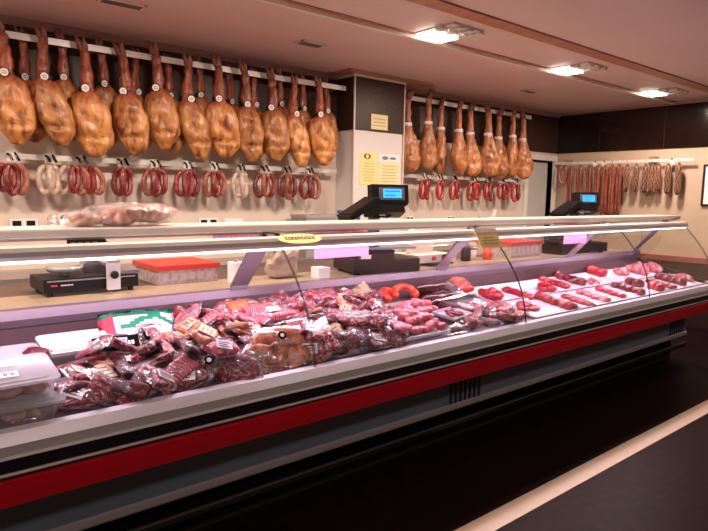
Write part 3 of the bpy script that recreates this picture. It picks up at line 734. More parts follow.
for i, (y, L_) in enumerate(((4.31, .50), (4.18, .49), (4.05, .47), (3.935, .54), (3.83, .62), (3.74, .63), (3.655, .62))):
    o = make_long(i, L_, .021, SL); o.location = (7.245, y, 1.90); o.rotation_euler = (0, 0, R.uniform(-.3, .3))
    tag(o, 'long thin brown sausage on the end wall, ' + nth(i, 7) + ' of the long ones', 'sausage', 'long sausages on the end wall')
o = make_ring(55, SA['brownish'], .05, .11, .02); o.location = (7.245, 4.42, 1.885); o.rotation_euler = (0, 0, PI / 2 + .5)
tag(o, 'brown sausage ring at the left end of the end wall rail', 'sausage')
for i, (y, L_) in enumerate(((3.555, .33), (3.44, .33), (3.335, .34), (3.262, .34), (3.185, .32), (3.075, .35), (2.96, .36))):
    o = make_long(i + 20, L_, .034, SN, True); o.location = (7.24, y, 1.90)
    tag(o, 'short thick netted sausage on the end wall, ' + nth(i, 7) + ' of the netted ones', 'sausage', 'netted sausages on the end wall')
for y in (3.98, 3.86, 3.05):
    t = empty('price_ticket', (7.26, y, 1.875)); b = BM(); box(b, -.0015, 0, -.03, .03, -.01, .04); finish('paper', b, M_paper, t)
    b = BM(); box(b, -.004, .006, -.008, .008, .03, .05); finish('clip', b, M_black, t)
    tag(t, {3.98: 'white ticket on the end wall rail, leftmost', 3.86: 'white ticket on the end wall rail, middle one', 3.05: 'white ticket on the end wall rail near its right end'}[y], 'price ticket', 'price tickets on the end wall')
r = empty('picture_frame', (7.355, 2.58, 1.62)); tag(r, 'black framed picture on the end wall at the right edge', 'picture')
b = BM()
for a in ((-.16, -.14, -.23, .23), (.14, .16, -.23, .23)): box(b, -.012, .014, a[0], a[1], a[2], a[3])
for a in ((-.14, .14, -.23, -.21), (-.14, .14, .21, .23)): box(b, -.012, .014, a[0], a[1], a[2], a[3])
finish('frame', b, M_black, r); b = BM(); box(b, 0, .012, -.14, .14, -.21, .21); finish('print', b, M_paper, r)

# ---------------------------------------------------------------- notices on the pillar
def notice(name, x0, x1, z0, z1, m_, label, oval=None, n=4, top=.3, step=.14, hdr=None, yy=PY):
    r = empty(name, ((x0 + x1) / 2, yy - .003, z1)); tag(r, label, 'notice'); w_, h_ = x1 - x0, z1 - z0
    b = BM(); box(b, -w_ / 2, w_ / 2, -.001, .0015, -h_, 0); finish('sheet', b, m_, r)
    if hdr:
        b = BM(); box(b, -w_ / 2, w_ / 2, -.0018, -.001, -h_ * hdr, 0); finish('white_header', b, M_paper, r)
    b = BM(); rr = random.Random(len(label))
    for k in range(n):
        z = -h_ * (top + k * step); hw = w_ * rr.uniform(.25, .4); x = -hw
        while x < hw - .01: l = rr.uniform(.012, .03); box(b, x, min(x + l, hw), -.0028, -.002, z - .008, z); x += l + .007
    finish('printed_lines', b, M_inkpale, r)
    if oval is not None:
        b = BM()
        for (ox, sx, sz, m_i) in oval:
            prism_z(b, [(ox + sx * math.cos(2 * PI * k / 20), sz * math.sin(2 * PI * k / 20)) for k in range(20)], .002 + .0005 * m_i, .0028 + .0005 * m_i, m_i, T(0, 0, -h_ * .12, PI / 2))
        finish('logo', b, [M_ink, M_yellow, mat('logo_blue', (.15, .2, .35), .6)], r)
notice('pillar_notice', 3.775, 3.985, 2.065, 2.205, M_yellowpale, 'small pale yellow notice on the dark top of the pillar', n=3, top=.28, step=.22, yy=PY - .008)
notice('pillar_notice', 3.655, 3.865, 1.545, 1.845, M_yellow, 'yellow notice with dark oval logo on the pillar, left of the pair', [(-.02, .042, .026, 0), (-.02, .018, .02, 1)], n=7, top=.32, step=.09)
notice('pillar_notice', 3.885, 4.16, 1.545, 1.84, M_yellowpale, 'pale yellow notice with white header on the pillar, right of the pair', [(-.055, .04, .018, 2), (.045, .045, .012, 2)], n=6, top=.36, step=.1, hdr=.24)

# ---------------------------------------------------------------- sockets on the back wall
def socket(x, z, n, label, m_in=M_black, yy=Y1, sc=1.0):
    r = empty('wall_socket', (x, yy - .001, z)); tag(r, label, 'socket', 'sockets on the back wall')
    b = BM(); box(b, -.0425 * n * sc, .0425 * n * sc, -.010, 0, -.036, .036); finish('cover_plate', b, M_white, r, bevel=.003)
    for k in range(n):
        b = BM(); xx = (-.0425 * n + .0425 + k * .085) * sc; box(b, xx - .027 * sc, xx + .027 * sc, -.0125, -.0101, -.024, .024); finish('socket_insert', b, m_in, r, bevel=.004)
socket(.885, 1.212, 2, 'white double socket with black inserts, leftmost on the back wall')
socket(2.25, 1.20, 2, 'black and white double socket below the sixth sausage bunch')
socket(2.48, 1.195, 2, 'all white double socket right of the black and white one', M_paper)
socket(4.59, 1.195, 2, 'double socket just right of the pillar', M_black, sc=.6)
socket(5.25, 1.19, 2, 'small double socket between pillar and door', M_black, sc=.7)
r = empty('knife_holder', (1.09, 4.59, 1.19)); tag(r, 'white knife holder with a black handled knife on the back wall', 'knife holder')
b = BM(); box(b, -.045, .045, -.03, .009, -.05, .055); finish('block', b, M_white, r, bevel=.004)
b = BM(); tube(b, [(-.02, -.035, -.03), (.035, -.04, .09)], [.009, .006], 6); finish('knife_handle', b, M_black, r)

# ---------------------------------------------------------------- bench along the back wall and the things on it
for (x0, x1, lab) in ((-.6, 3.56, 'brown bench with steel top along the wall left of the pillar'), (4.24, 6.55, 'brown bench with steel top along the wall right of the pillar')):
    r = empty('back_bench', ((x0 + x1) / 2, 4.35, 0)); tag(r, lab, 'bench'); h = (x1 - x0) / 2
    b = BM(); box(b, -h, h, -.2, .249, 0, .86); finish('cabinet_body', b, mat('bench_brown', (.16, .08, .055), .5, var=.15, scale=4), r)
    b = BM(); box(b, -h, h, -.22, .249, .86, .90); finish('bench_top', b, M_steel_d, r, bevel=.003)
    n = int(h * 2 / .6)
    for k in range(n):
        b = BM(); x = -h + .01 + k * (2 * h / n); box(b, x, x + 2 * h / n - .02, -.214, -.2, .06, .84); o = finish('cabinet_door', b, mat('bench_door', (.19, .10, .07), .45), r, bevel=.003)
        b = BM(); box(b, x + .04, x + .16, -.23, -.214, .78, .79); finish('door_handle', b, M_steel, o)
r = empty('grey_box', (3.22, 4.42, .90)); tag(r, 'plain grey storage box on the back bench left of the pillar', 'box')
b = BM(); box(b, -.19, .19, -.12, .12, 0, .34); finish('box_body', b, mat('grey_card', (.30, .27, .25), .6), r, bevel=.006)
b = BM(); box(b, -.195, .195, -.125, .125, .34, .365); finish('box_lid', b, mat('grey_lid', (.36, .33, .31), .5), r, bevel=.004)
for (x, y, lab) in ((3.50, 4.40, 'pink liquid bottle with blue spray cap beside the grey box'), (3.52, 4.18, 'blue topped bottle against the pillar side')):
    r = empty('spray_bottle', (x, y, .90)); tag(r, lab, 'bottle', 'bottles on the back bench')
    b = BM(); lathe(b, [(.045, 0), (.05, .01), (.05, .25), (.04, .29), (.016, .31), (.016, .33)], 16); finish('bottle_body', b, mat('pink_liquid', (.60, .14, .14), .25), r, smooth=True)
    b = BM(); lathe(b, [(.019, .325), (.019, .36), (.012, .365), (.012, .38)], 12); box(b, -.045, .02, -.012, .012, .378, .402); tube(b, [(-.03, 0, .378), (-.035, 0, .345)], .004, 5); finish('spray_cap', b, M_blue, r)
    b = BM(); lathe(b, [(.0508, .09), (.0508, .2)], 16); finish('bottle_label', b, M_paper, r, smooth=True)
# ham holder on the right bench
r = empty('ham_holder', (5.62, 4.35, .90)); tag(r, 'ham slicing stand with white curved arm and black knobs on the back bench', 'ham stand')
b = BM(); box(b, -.22, .22, -.09, .09, 0, .03); finish('base_board', b, M_paper, r, bevel=.004)
b = BM(); tube(b, [(-.16, 0, .03), (-.16, 0, .27)], .012, 8); tube(b, [(-.16, 0, .26), (.18, 0, .26)], .008, 8); finish('upright', b, M_steel, r)
b = BM(); box(b, -.022, .022, -.012, .012, 0, .20, 0, T(.04, 0, .22, 0, .42)); finish('white_arm', b, M_white, r, bevel=.003)
for x, z in ((-.16, .30), (-.1, .27), (.19, .27)):
    b = BM(); lathe(b, [(.012, -.02), (.024, -.01), (.024, .012), (.012, .02)], 12, 0, T(x, 0, z)); finish('knob', b, M_black, r, smooth=True)

# ---------------------------------------------------------------- on the worktop
WT = .9553
r = empty('deli_slicer', (.83, 3.09, WT)); r.scale = (.78, .78, .82); r.rotation_euler = (0, 0, .02); tag(r, 'black and silver meat slicer on the worktop at the left', 'slicer')
b = BM(); box(b, -.24, .32, -.12, .2, .025, .10); finish('body', b, M_black, r, bevel=.012)
b = BM(); box(b, -.22, .30, -.1245, -.120, .084, .092); finish('chrome_line', b, M_alu, r)
b = BM(); box(b, -.20, -.165, -.1245, -.120, .058, .068); finish('red_badge', b, M_redlid, r)
b = BM()
for k in range(4): box(b, -.145 + k * .018, -.131 + k * .018, -.1245, -.120, .059, .066)
finish('badge_lettering', b, M_paper, r)
for x in (-.2, .28):
    for y in (-.09, .17):
        b = BM(); lathe(b, [(.018, 0), (.018, .03)], 10, 0, T(x, y, -.003 + .003)); finish('foot', b, M_black, r)
b = BM(); lathe(b, [(.03, .10), (.03, .115), (.095, .125), (.11, .150), (.105, .155), (.09, .135), (.0, .13)][:6], 24, 0, T(-.08, .04, 0)); finish('dish', b, mat('dish_metal', (.62, .62, .58), .25, .6), r, smooth=True)
b = BM(); lathe(b, [(.12, -.006), (.125, 0), (.12, .006)], 32, 0, T(.14, .06, .18, PI / 2)); finish('blade', b, M_steel, r, smooth=True)
b = BM(); box(b, .11, .19, -.17, -.150, .02, .19); box(b, .11, .19, -.17, .0, .18, .19); finish('carriage_plate', b, M_alu_soft, r, bevel=.003)
b = BM(); lathe(b, [(.018, 0), (.024, .006), (.024, .022), (.014, .03)], 16, 0, T(.15, -.17, .11, PI / 2)); finish('knob', b, M_black, r, smooth=True)
b = BM(); box(b, .20, .33, -.13, .1, .105, .125); finish('collecting_tray', b, M_steel, r, bevel=.003)

def red_box(x, y, sx, sy, h, label):
    r = empty('storage_bin', (x, y, WT)); tag(r, label, 'box', 'red lidded boxes on the worktop')
    b = BM(); box(b, -sx / 2, sx / 2, -sy / 2, sy / 2, 0, h); finish('bin_body', b, ramp_mat('bin_wall', [(.3, (.30, .22, .20)), (.6, (.55, .46, .44))], 40, rough=.5, coat=0, bump=.2), r, bevel=.006)
    b = BM(); box(b, -sx / 2 - .012, sx / 2 + .012, -sy / 2 - .012, sy / 2 + .012, h, h + .028); finish('bin_lid', b, M_redlid, r, bevel=.006)
    b = BM()
    for k in range(6): box(b, -sx / 2 + .02 + k * (sx - .04) / 6, -sx / 2 + .02 + (k + .7) * (sx - .04) / 6, -sy / 2 - .001, -sy / 2, .02, h - .015)
    finish('wall_ribs', b, mat('bin_rib', (.60, .52, .50), .5), r)
red_box(1.385, 3.24, .34, .34, .075, 'grey box with red lid on the worktop right of the slicer')
red_box(4.33, 3.12, .42, .36, .10, 'grey box with red lid on the worktop toward the right')

def scale(x, y, k, rz, label, base=True, hz=0.0):
    r = empty('label_scale', (x, y, WT), (0, 0, rz)); r.scale = (k, k, k); tag(r, label, 'scale', 'label printing scales')
    b = BM(); box(b, -.24, .24, -.17, .17, .015, .10); box(b, -.21, .05, -.17, .15, .10, .16); finish('base', b, M_black, r, bevel=.01)
    b = BM(); box(b, -.19, -.12, -.175, -.170, .105, .13); finish('base_label', b, M_paper, r)
    for fx_ in (-.2, .2):
        for fy in (-.13, .13):
            b = BM(); lathe(b, [(.02, 0), (.02, .016)], 10, 0, T(fx_, fy, 0)); finish('foot', b, M_black, r)
    b = BM(); box(b, -.22, .22, -.15, .15, .162, .176); finish('weighing_plate', b, M_steel, r, bevel=.003)
    b = BM(); box(b, -.032, .032, .02, .07, .10, .36 + hz); finish('post', b, mat('post_grey', (.10, .09, .09), .35), r, bevel=.005)
    # head: sloping keyboard slab on the left, wedge under the display
    b = BM()
    prism_x(b, [(-.10, .40 + hz), (-.02, .36 + hz), (.10, .36 + hz), (.13, .42 + hz), (.10, .45 + hz), (-.08, .45 + hz)], -.05, .16)
    A = [(-.05, .37), (.05, .36), (.20, .45), (.20, .47), (-.05, .47)]
    a_ = [b.verts.new((px_, -.06, pz + hz)) for px_, pz in A]; c_ = [b.verts.new((px_, .09, pz + hz)) for px_, pz in A]
    for i in range(5): b.faces.new((a_[i], a_[(i + 1) % 5], c_[(i + 1) % 5], c_[i]))
    b.faces.new(a_); b.faces.new(c_[::-1])
    finish('head', b, M_black, r, bevel=.004)
    b = BM(); M_ = T(-.14, -.03, .425 + hz, .0, -.55)
    box(b, -.13, .11, -.11, .11, -.018, .018, 0, M_); box(b, -.11, .09, -.09, .09, .018, .022, 0, M_); kb = finish('keyboard', b, M_black, r, bevel=.006)
    b = BM(); M_ = T(.085, -.01, .515 + hz, -.12)
    box(b, -.145, .125, -.035, .035, -.062, .062, 0, M_); dp = finish('display_housing', b, M_black, r, bevel=.008)
    b = BM(); box(b, -.095, .095, -.0372, -.035, -.040, .042, 0, M_); finish('display_bezel', b, mat('bezel_grey', (.10, .10, .11), .2), dp)
    b = BM(); box(b, -.065, .072, -.039, -.0372, -.026, .032, 0, M_); finish('lcd', b, M_lcd, dp)
    b = BM()
    for (xx, zz, n) in ((-.05, .016, 7), (-.05, -.012, 5)):
        for q in range(n): box(b, xx + q * .016, xx + q * .016 + .010, -.0398, -.039, zz - .004, zz + .006, 0, M_)
    finish('lcd_digits', b, M_lcdtxt, dp)
    b = BM(); box(b, -.012, .03, -.066, -.060, .375 + hz, .392 + hz); finish('head_label', b, M_paper, r)
    return r
scale(2.60, 2.90, .97, -.28, 'black label scale with blue display standing in front of the pillar')
scale(5.2, 3.0, .95, -.42, 'black label scale with blue display toward the end wall')
# second slicer
r = empty('deli_slicer', (3.22, 3.06, WT)); tag(r, 'pale meat slicer with red button on the worktop right of the big scale', 'slicer')
b = BM(); box(b, -.2, .2, -.13, .15, .02, .075); finish('body', b, M_cream, r, bevel=.015)
b = BM(); lathe(b, [(.12, -.02), (.14, -.012), (.14, .012), (.12, .02)], 28, 0, T(-.03, .02, .155, PI / 2)); finish('blade_guard', b, M_cream, r, smooth=True)
b = BM(); lathe(b, [(.016, 0), (.016, .014)], 12, 0, T(-.04, -.13, .052, PI / 2)); finish('red_button', b, M_redlid, r)
b = BM(); lathe(b, [(.014, 0), (.024, .008), (.024, .03), (.014, .036)], 14, 0, T(.07, -.13, .055, PI / 2)); finish('knob', b, M_black, r, smooth=True)
b = BM(); box(b, -.12, .1, -.2, -.13, .012, .022); finish('tray', b, M_black, r)
for x in (-.17, .17):
    b = BM(); lathe(b, [(.018, 0), (.018, .022)], 10, 0, T(x, 0, 0)); finish('foot', b, M_black, r)
r = empty('scale_tray_box', (4.95, 2.95, WT)); tag(r, 'open black crate on the worktop in front of the far scale', 'crate')
b = BM(); prism_z(b, [(-.22, -.1), (.22, -.1), (.22, .1), (-.22, .1)], 0, .008); box(b, -.22, .22, -.1, -.092, .008, .085); box(b, -.22, .22, .092, .1, .008, .085); box(b, -.22, -.212, -.092, .092, .008, .085); box(b, .212, .22, -.092, .092, .008, .085)
finish('crate_body', b, M_black, r)

# bag of meat lying on the top shelf
r = empty('bag_of_meat', (.83, 2.53, 1.306)); tag(r, 'clear plastic bag of pale pink meat lying on the top shelf', 'bag')
b = BM()
for k in range(9): lump(b, .055, .045, .032, 30 + k, 2.3, .25, 14, 14, 8, 0, T(-.03 + .026 * k, R.uniform(-.03, .03), .033 + R.uniform(0, .018) * (1 if k > 2 else 0), 0, 0, R.uniform(0, 3)))
finish('meat_pieces', b, ME['cured'], r, smooth=True)
b = BM(); lump(b, .06, .05, .022, 91, 2.3, .2, 12, 14, 8, 0, T(-.13, 0, .024)); finish('cured_piece', b, ME['cured'], r, smooth=True)
b = BM(); lump(b, .19, .09, .046, 41, 2.6, .14, 16, 34, 14, 0, T(.06, 0, .046)); lump(b, .10, .075, .030, 42, 2.5, .2, 20, 24, 10, 0, T(-.15, 0, .030))
finish('plastic_film', b, M_film, r, smooth=True)

# ---------------------------------------------------------------- counter contents
def deck(y): return .708 + .15 * (y - 2.045)
TILT = math.atan(.15)
def pillow(bm, a, b_, c, seed, M=None, n=14):
    """sealed film: two wrinkled sheets meeting at a flat rim"""
    sd = Vector((seed * 2.3, seed * 4.1, 0)); g = {}
    for s in (1, -1):
        for i in range(n + 1):
            for j in range(n + 1):
                u, v = 2 * i / n - 1, 2 * j / n - 1; mm = max(abs(u), abs(v))
                edge = i in (0, n) or j in (0, n)
                if edge and s == -1: g[s, i, j] = g[1, i, j]; continue
                h = c * (1 - min(1, mm / .86) ** 3) if mm < .86 else 0
                q = Vector((a * u * (1 - .06 * v * v), b_ * v * (1 - .06 * u * u), s * h))
                q.z += noise.noise(q * 28 + sd) * .006 + (noise.noise(q * 12 + sd) * .012 if mm > .8 else 0)
                if s == -1: q.z = max(q.z, -c)
                if M: q = M @ q
                g[s, i, j] = bm.verts.new(q)
    for s in (1, -1):
        for i in range(n):
            for j in range(n): bm.faces.new((g[s, i, j], g[s, i + 1, j], g[s, i + 1, j + 1], g[s, i, j + 1]))
def make_pack(seed, kind, a, b_, c, label=None, lumps=1):
    r = empty('vacuum_pack', (0, 0, 0)); rr = random.Random(seed); b = BM()
    if lumps == 1: lump(b, a * .90, b_ * .88, c * .95, seed, 4.2, .20, 15, 34, 12, 0, None, False)
    else:
        for k in range(lumps):
            t = (k - (lumps - 1) / 2) / lumps * 2
            lump(b, a * .8 / lumps * 1.25, b_ * .80, c * .9, seed + k, 3.4, .24, 18, 20, 10, 0, T(t * a * .78, rr.uniform(-.1, .1) * b_, 0, 0, 0, rr.uniform(-.3, .3)), False)
    finish('meat', b, ME[kind], r, smooth=True)
    b = BM(); pillow(b, a * 1.04, b_ * 1.04, c * 1.12, seed); finish('plastic_film', b, M_film, r, smooth=True)
    if label:
        b = BM(); M_ = T(rr.uniform(-.2, .2) * a, rr.uniform(-.2, .2) * b_, c * 1.16, 0, 0, rr.uniform(-.5, .5))
        mlab, w_, h_ = {'white': (M_paper, .032, .02), 'black': (M_blackgloss, .06, .02), 'cheese': (mat('kraft_label', (.45, .36, .22), .5), .035, .035), 'round': (M_blackgloss, .02, .02)}[label]
        if label == 'round': prism_z(b, [(.018 * math.cos(k * PI / 8), .018 * math.sin(k * PI / 8)) for k in range(16)], -.001, .001, 0, M_); prism_z(b, [(.009 * math.cos(k * PI / 8), .009 * math.sin(k * PI / 8)) for k in range(16)], .001, .0016, 1, M_); 
        else:
            box(b, -w_, w_, -h_, h_, -.001, .001, 0, M_)
            for q in range(3): box(b, -w_ * .8, w_ * rr.uniform(.2, .8), h_ * (.5 - q * .5) - .002, h_ * (.5 - q * .5) + .002, .001, .0016, 1, M_)
        finish('sticker', b, [mlab, M_paper if label in ('black', 'round') else M_ink], r)
    return r
PK = {
 'red':   [make_pack(101, 'red', .085, .055, .016), make_pack(102, 'red', .075, .045, .018, 'white'), make_pack(103, 'red', .07, .055, .020, None, 2), make_pack(104, 'red', .10, .035, .014)],
 'dark':  [make_pack(111, 'dark', .08, .05, .020), make_pack(112, 'dark', .07, .045, .022, 'round', 2), make_pack(113, 'dark', .095, .03, .018)],
 'pink':  [make_pack(121, 'pink', .08, .055, .015, None, 3), make_pack(122, 'pink', .07, .05, .014)],
 'bacon': [make_pack(131, 'bacon', .10, .045, .013), make_pack(132, 'bacon', .085, .05, .016, 'white', 2), make_pack(133, 'bacon', .11, .03, .014)],
 'brown': [make_pack(141, 'brown', .09, .045, .016), make_pack(142, 'brown', .075, .05, .015, 'cheese')],
}
WORD = {'red': 'dark red marbled', 'dark': 'blackish red', 'pink': 'pale pink', 'bacon': 'white streaked', 'brown': 'orange brown'}
rows = [('front row against the glass', 2.062, .066), ('second row from the glass', 2.18, .075), ('third row from the glass', 2.28, .075), ('fourth row from the glass', 2.38, .075), ('fifth row from the glass', 2.48, .075), ('back row under the sill', 2.58, .075)]
mix = ['red', 'red', 'bacon', 'dark', 'red', 'pink', 'brown', 'brown', 'red', 'dark']
for ri, (words, y, step) in enumerate(rows):
    x0 = (.48, .56, .60, .98, 1.04, 1.10)[ri]; x1 = (1.96, 2.02, 2.08, 2.16, 2.24, 2.32)[ri]
    n = int((x1 - x0) / step)
    for k in range(n + 1):
        x = x0 + (x1 - x0) * k / n; kd = R.choice(mix)
        if ri == 0: kd = ['dark', 'red', 'red', 'dark', 'red', 'red', 'bacon', 'red', 'dark', 'red', 'red', 'brown', 'brown', 'bacon', 'brown', 'red', 'red'][k % 17]
        if ri >= 2 and x > 1.5 and kd == 'dark': kd = 'bacon'
        if x < 1.0 and ri >= 3: kd = R.choice(['pink', 'red', 'bacon'])
        o = inst(PK[kd], R.randrange(12))
        lean = R.uniform(.6, 1.15) if ri == 0 else R.uniform(-.2, .8)
        zz = deck(y) + (.052, .070, .072, .070, .075, .075)[ri] + R.uniform(-.008, .018) - (.03 if x < 1.0 and ri >= 3 else 0)
        o.location = (x + R.uniform(-.02, .02), y + R.uniform(-.012, .012) + (.022 if ri == 0 else 0), zz); s_ = R.uniform(.92, 1.12); o.scale = (s_, s_, s_ * 1.1)
        o.rotation_euler = (lean, R.uniform(-.6, .6), R.uniform(0, PI) if ri else R.uniform(-.6, .6))
        tag(o, '%s vacuum pack, %s in the %s' % (WORD[kd], nth(k, n + 1), words), 'meat pack', 'vacuum packs of meat in the pile')
PARTS = ['pile left end', 'pile left centre', 'pile centre', 'pile right centre', 'pile right end']
up = []
for q in range(60):
    y = R.uniform(2.14, 2.58); up.append((R.uniform(1.04 if y > 2.34 else .62, 2.02 + (y - 2.1) * .4), y))
up.sort()
for k, (x, y) in enumerate(up):
    kd = R.choice(mix); o = inst(PK[kd], R.randrange(12)); o.location = (x, y, deck(y) + .112 + R.uniform(-.01, .025))
    o.rotation_euler = (R.uniform(-.1, .8), R.uniform(-.5, .5), R.uniform(0, 2 * PI)); s_ = R.uniform(.7, 1.05); o.scale = (s_, s_, s_)
    tag(o, '%s vacuum pack, %s on top of the %s' % (WORD[kd], nth(k % 12, 12), PARTS[k // 12]), 'meat pack', 'vacuum packs on top of the pile')

# special packs in the pile
def place(o, x, y, h, rx=0.0, ry=0.0, rz=0.0):
    o.location = (x, y, deck(y) + h); o.rotation_euler = (TILT + rx, ry, rz); return o
o = make_pack(201, 'orange', .055, .045, .022); tag(place(o, 1.37, 2.50, .135, .35), 'bright orange vacuum pack on top of the pile', 'meat pack')
o = make_pack(202, 'brown', .11, .055, .018, 'round'); tag(place(o, 1.36, 2.13, .115, .75, 0, -.2), 'brown ham piece pack with round black and white sticker by the first glass joint', 'meat pack')
o = make_pack(203, 'brown', .12, .045, .016); tag(place(o, 1.58, 2.14, .11, .8, -.15, .5), 'brown ham piece in wrinkled film right of the first glass joint', 'meat pack')
o = make_pack(204, 'bacon', .15, .06, .024, 'white', 1); tag(place(o, 1.50, 2.40, .125, .2, .0, -.15), 'long streaked bacon slab with white label in mid pile', 'meat pack')
o = make_pack(205, 'red', .14, .06, .03); tag(place(o, 1.88, 2.52, .13, .2, 0, .1), 'long red loin pack at the back right of the pile', 'meat pack')
o = make_pack(206, 'red', .16, .05, .02); tag(place(o, 1.83, 2.20, .12, .5, .1, -.75), 'long dark red slab slanting down the pile right side', 'meat pack')
o = make_pack(207, 'brown', .07, .05, .02, 'cheese'); tag(place(o, 1.06, 2.20, .145, .35, 0, .6), 'pack with square tan label on the left of the pile', 'meat pack')
o = make_pack(208, 'pink', .06, .045, .02, 'white'); tag(place(o, 1.09, 2.10, .12, .5, 0, .1), 'pack with white label low in the pile', 'meat pack')
# dark pack with pale piece at the right end of the pile
o = make_pack(209, 'dark', .10, .06, .03); tag(place(o, 2.03, 2.12, .035, .25, 0, .2), 'black red pack beside the mince tray, by the glass', 'meat pack')
r = empty('meat_piece', (0, 0, 0)); b = BM(); lump(b, .06, .03, .018, 5, 2.4, .2, 18); finish('meat', b, ME['pink'], r, smooth=True)
tag(place(r, 2.06, 2.085, .085, .3, 0, .1), 'pale pink meat piece on the black red pack by the glass', 'meat')

# printed bags
def printed_bag(x, y, h, a, b_, rz, label, red=True, rx=.1):
    r = empty('printed_bag', (0, 0, 0)); b = BM(); pillow(b, a, b_, .03, int(x * 100), None, 16)
    bmesh.ops.recalc_face_normals(b, faces=b.faces)
    o = finish('bag', b, [mat('bag_white', (.80, .77, .76), .25, coat=.5), M_green, mat('bag_red', (.62, .08, .12), .4), mat('bag_gold', (.55, .42, .12), .4)], r, smooth=True)
    for p in o.data.polygons:
        c = p.center; u, v = c.x / a, c.y / b_
        if v > .55: p.material_index = 1
        elif abs(v - .1 - .25 * math.sin(u * 4)) < .16 and u > -.5: p.material_index = 1
        elif red and u < -.62: p.material_index = 2
        elif v < -.62 and abs(u) < .4: p.material_index = 3
    tag(place(r, x, y, h, rx, 0, rz), label, 'bag')
printed_bag(.90, 2.50, .10, .16, .10, -.12, 'white plastic bag with green and red print behind the black labels', rx=.45)
printed_bag(2.20, 2.49, .07, .045, .05, .7, 'small white pack with green print beside the red chorizo', False, .5)
def black_label(x, y, h, w_, rz, label, rx=.75):
    r = empty('black_label_pack', (0, 0, 0)); b = BM(); lump(b, w_, .045, .022, int(x * 50), 3, .1, 12, 20, 10); finish('meat', b, ME['dark'], r, smooth=True)
    b = BM(); box(b, -w_, w_, -.028, .028, .027, .030); finish('black_sticker', b, M_blackgloss, r, bevel=.001)
    b = BM(); rr = random.Random(int(x * 99)); xx = -w_ * .8
    while xx < w_ * .75: l = rr.uniform(.006, .012); box(b, xx, xx + l, -.012, .004, .030, .0308); xx += l + .004
    box(b, -w_ * .5, w_ * .5, .012, .017, .030, .0308); finish('white_lettering', b, M_paper, r)
    b = BM(); pillow(b, w_ * 1.12, .055, .034, 5); finish('plastic_film', b, M_film, r, smooth=True)
    tag(place(r, x, y, h, rx, 0, rz), label, 'meat pack', 'packs with black labels')
black_label(.745, 2.335, .10, .085, -.12, 'meat pack with black label and white lettering, left of the two')
black_label(.89, 2.355, .115, .05, .35, 'meat pack with black label and white lettering, right of the two')

# lidded tubs at the left end
def tub(x, y, a, b_, h, base, label, filling=None, lidm=None, stickers=0, rz=0.0):
    r = empty('food_tub', (0, 0, 0))
    def ring(a, b_, c=.025, n=5):
        pts = []
        for cx, cy, s in ((a - c, b_ - c, 0), (-a + c, b_ - c, 1), (-a + c, -b_ + c, 2), (a - c, -b_ + c, 3)):
            for k in range(n): an = s * PI / 2 + k * PI / 2 / (n - 1); pts.append((cx + c * math.cos(an), cy + c * math.sin(an)))
        return pts
    b = BM(); V = [[b.verts.new((px_, py, z)) for px_, py in ring(a * s, b_ * s)] for s, z in ((.90, 0), (.94, h * .5), (.985, h), (1.03, h), (1.03, h - .008))]
    for A, B in zip(V, V[1:]):
        for k in range(len(A)): b.faces.new((A[k], A[(k + 1) % len(A)], B[(k + 1) % len(A)], B[k]))
    b.faces.new(V[0][::-1]); finish('tub_body', b, M_tub, r, smooth=False)
    if filling:
        b = BM()
        for i in range(5):
            for j in range(3): lump(b, a * .24, b_ * .34, h * .36, i * 3 + j + int(x * 10), 2.4, .2, 14, 14, 8, 0, T((i - 2) * a * .34, (j - 1) * b_ * .5, h * .38 + R.uniform(0, .012), 0, 0, R.uniform(0, 3)))
        finish('filling', b, ME[filling], r, smooth=True)
    b = BM(); prism_z(b, ring(a * 1.04, b_ * 1.04), h + .0005, h + .008); prism_z(b, ring(a * .9, b_ * .88), h + .008, h + .013); finish('lid', b, lidm or M_lid, r, bevel=.002)
    for s in range(stickers):
        b = BM(); M_ = T(a * .28 - .01 * s, b_ * (.42 - .8 * s), h + .0136, 0, 0, -.05); box(b, -.045, .045, -.022, .022, 0, .0008, 0, M_)
        for q in range(4): box(b, -.038 + q * .02, -.026 + q * .02, -.008, .004, .0008, .0014, 1, M_)
        box(b, -.038, .03, .010, .014, .0008, .0014, 1, M_); finish('sticker', b, [M_paper, mat('sticker_ink', (.2, .18, .25), .6)], r)
    r.location = (x, y, deck(y) + base); r.rotation_euler = (TILT, 0, rz); tag(r, label, 'plastic tub', 'plastic tubs at the left of the counter'); return r
tub(.285, 2.155, .20, .115, .060, .004, 'clear lidded tub by the glass, bottom of the front stack', 'cured')
tub(.28, 2.16, .195, .112, .055, .081, 'clear lidded tub with two white stickers, top of the front stack', 'cured', None, 2)
tub(.645, 2.475, .13, .10, .08, .004, 'white milky tub with closed lid behind the meat packs', None, mat('white_lid', (.74, .72, .74), .3, coat=.3))
tub(.365, 2.40, .13, .10, .085, .004, 'clear tub full of pink meat behind the front stack', 'fresh')
r = make_pack(210, 'dark', .05, .03, .015); tag(place(r, .475, 2.36, .10, .5, 0, -.9), 'small blackish pack right of the front tub', 'meat pack')

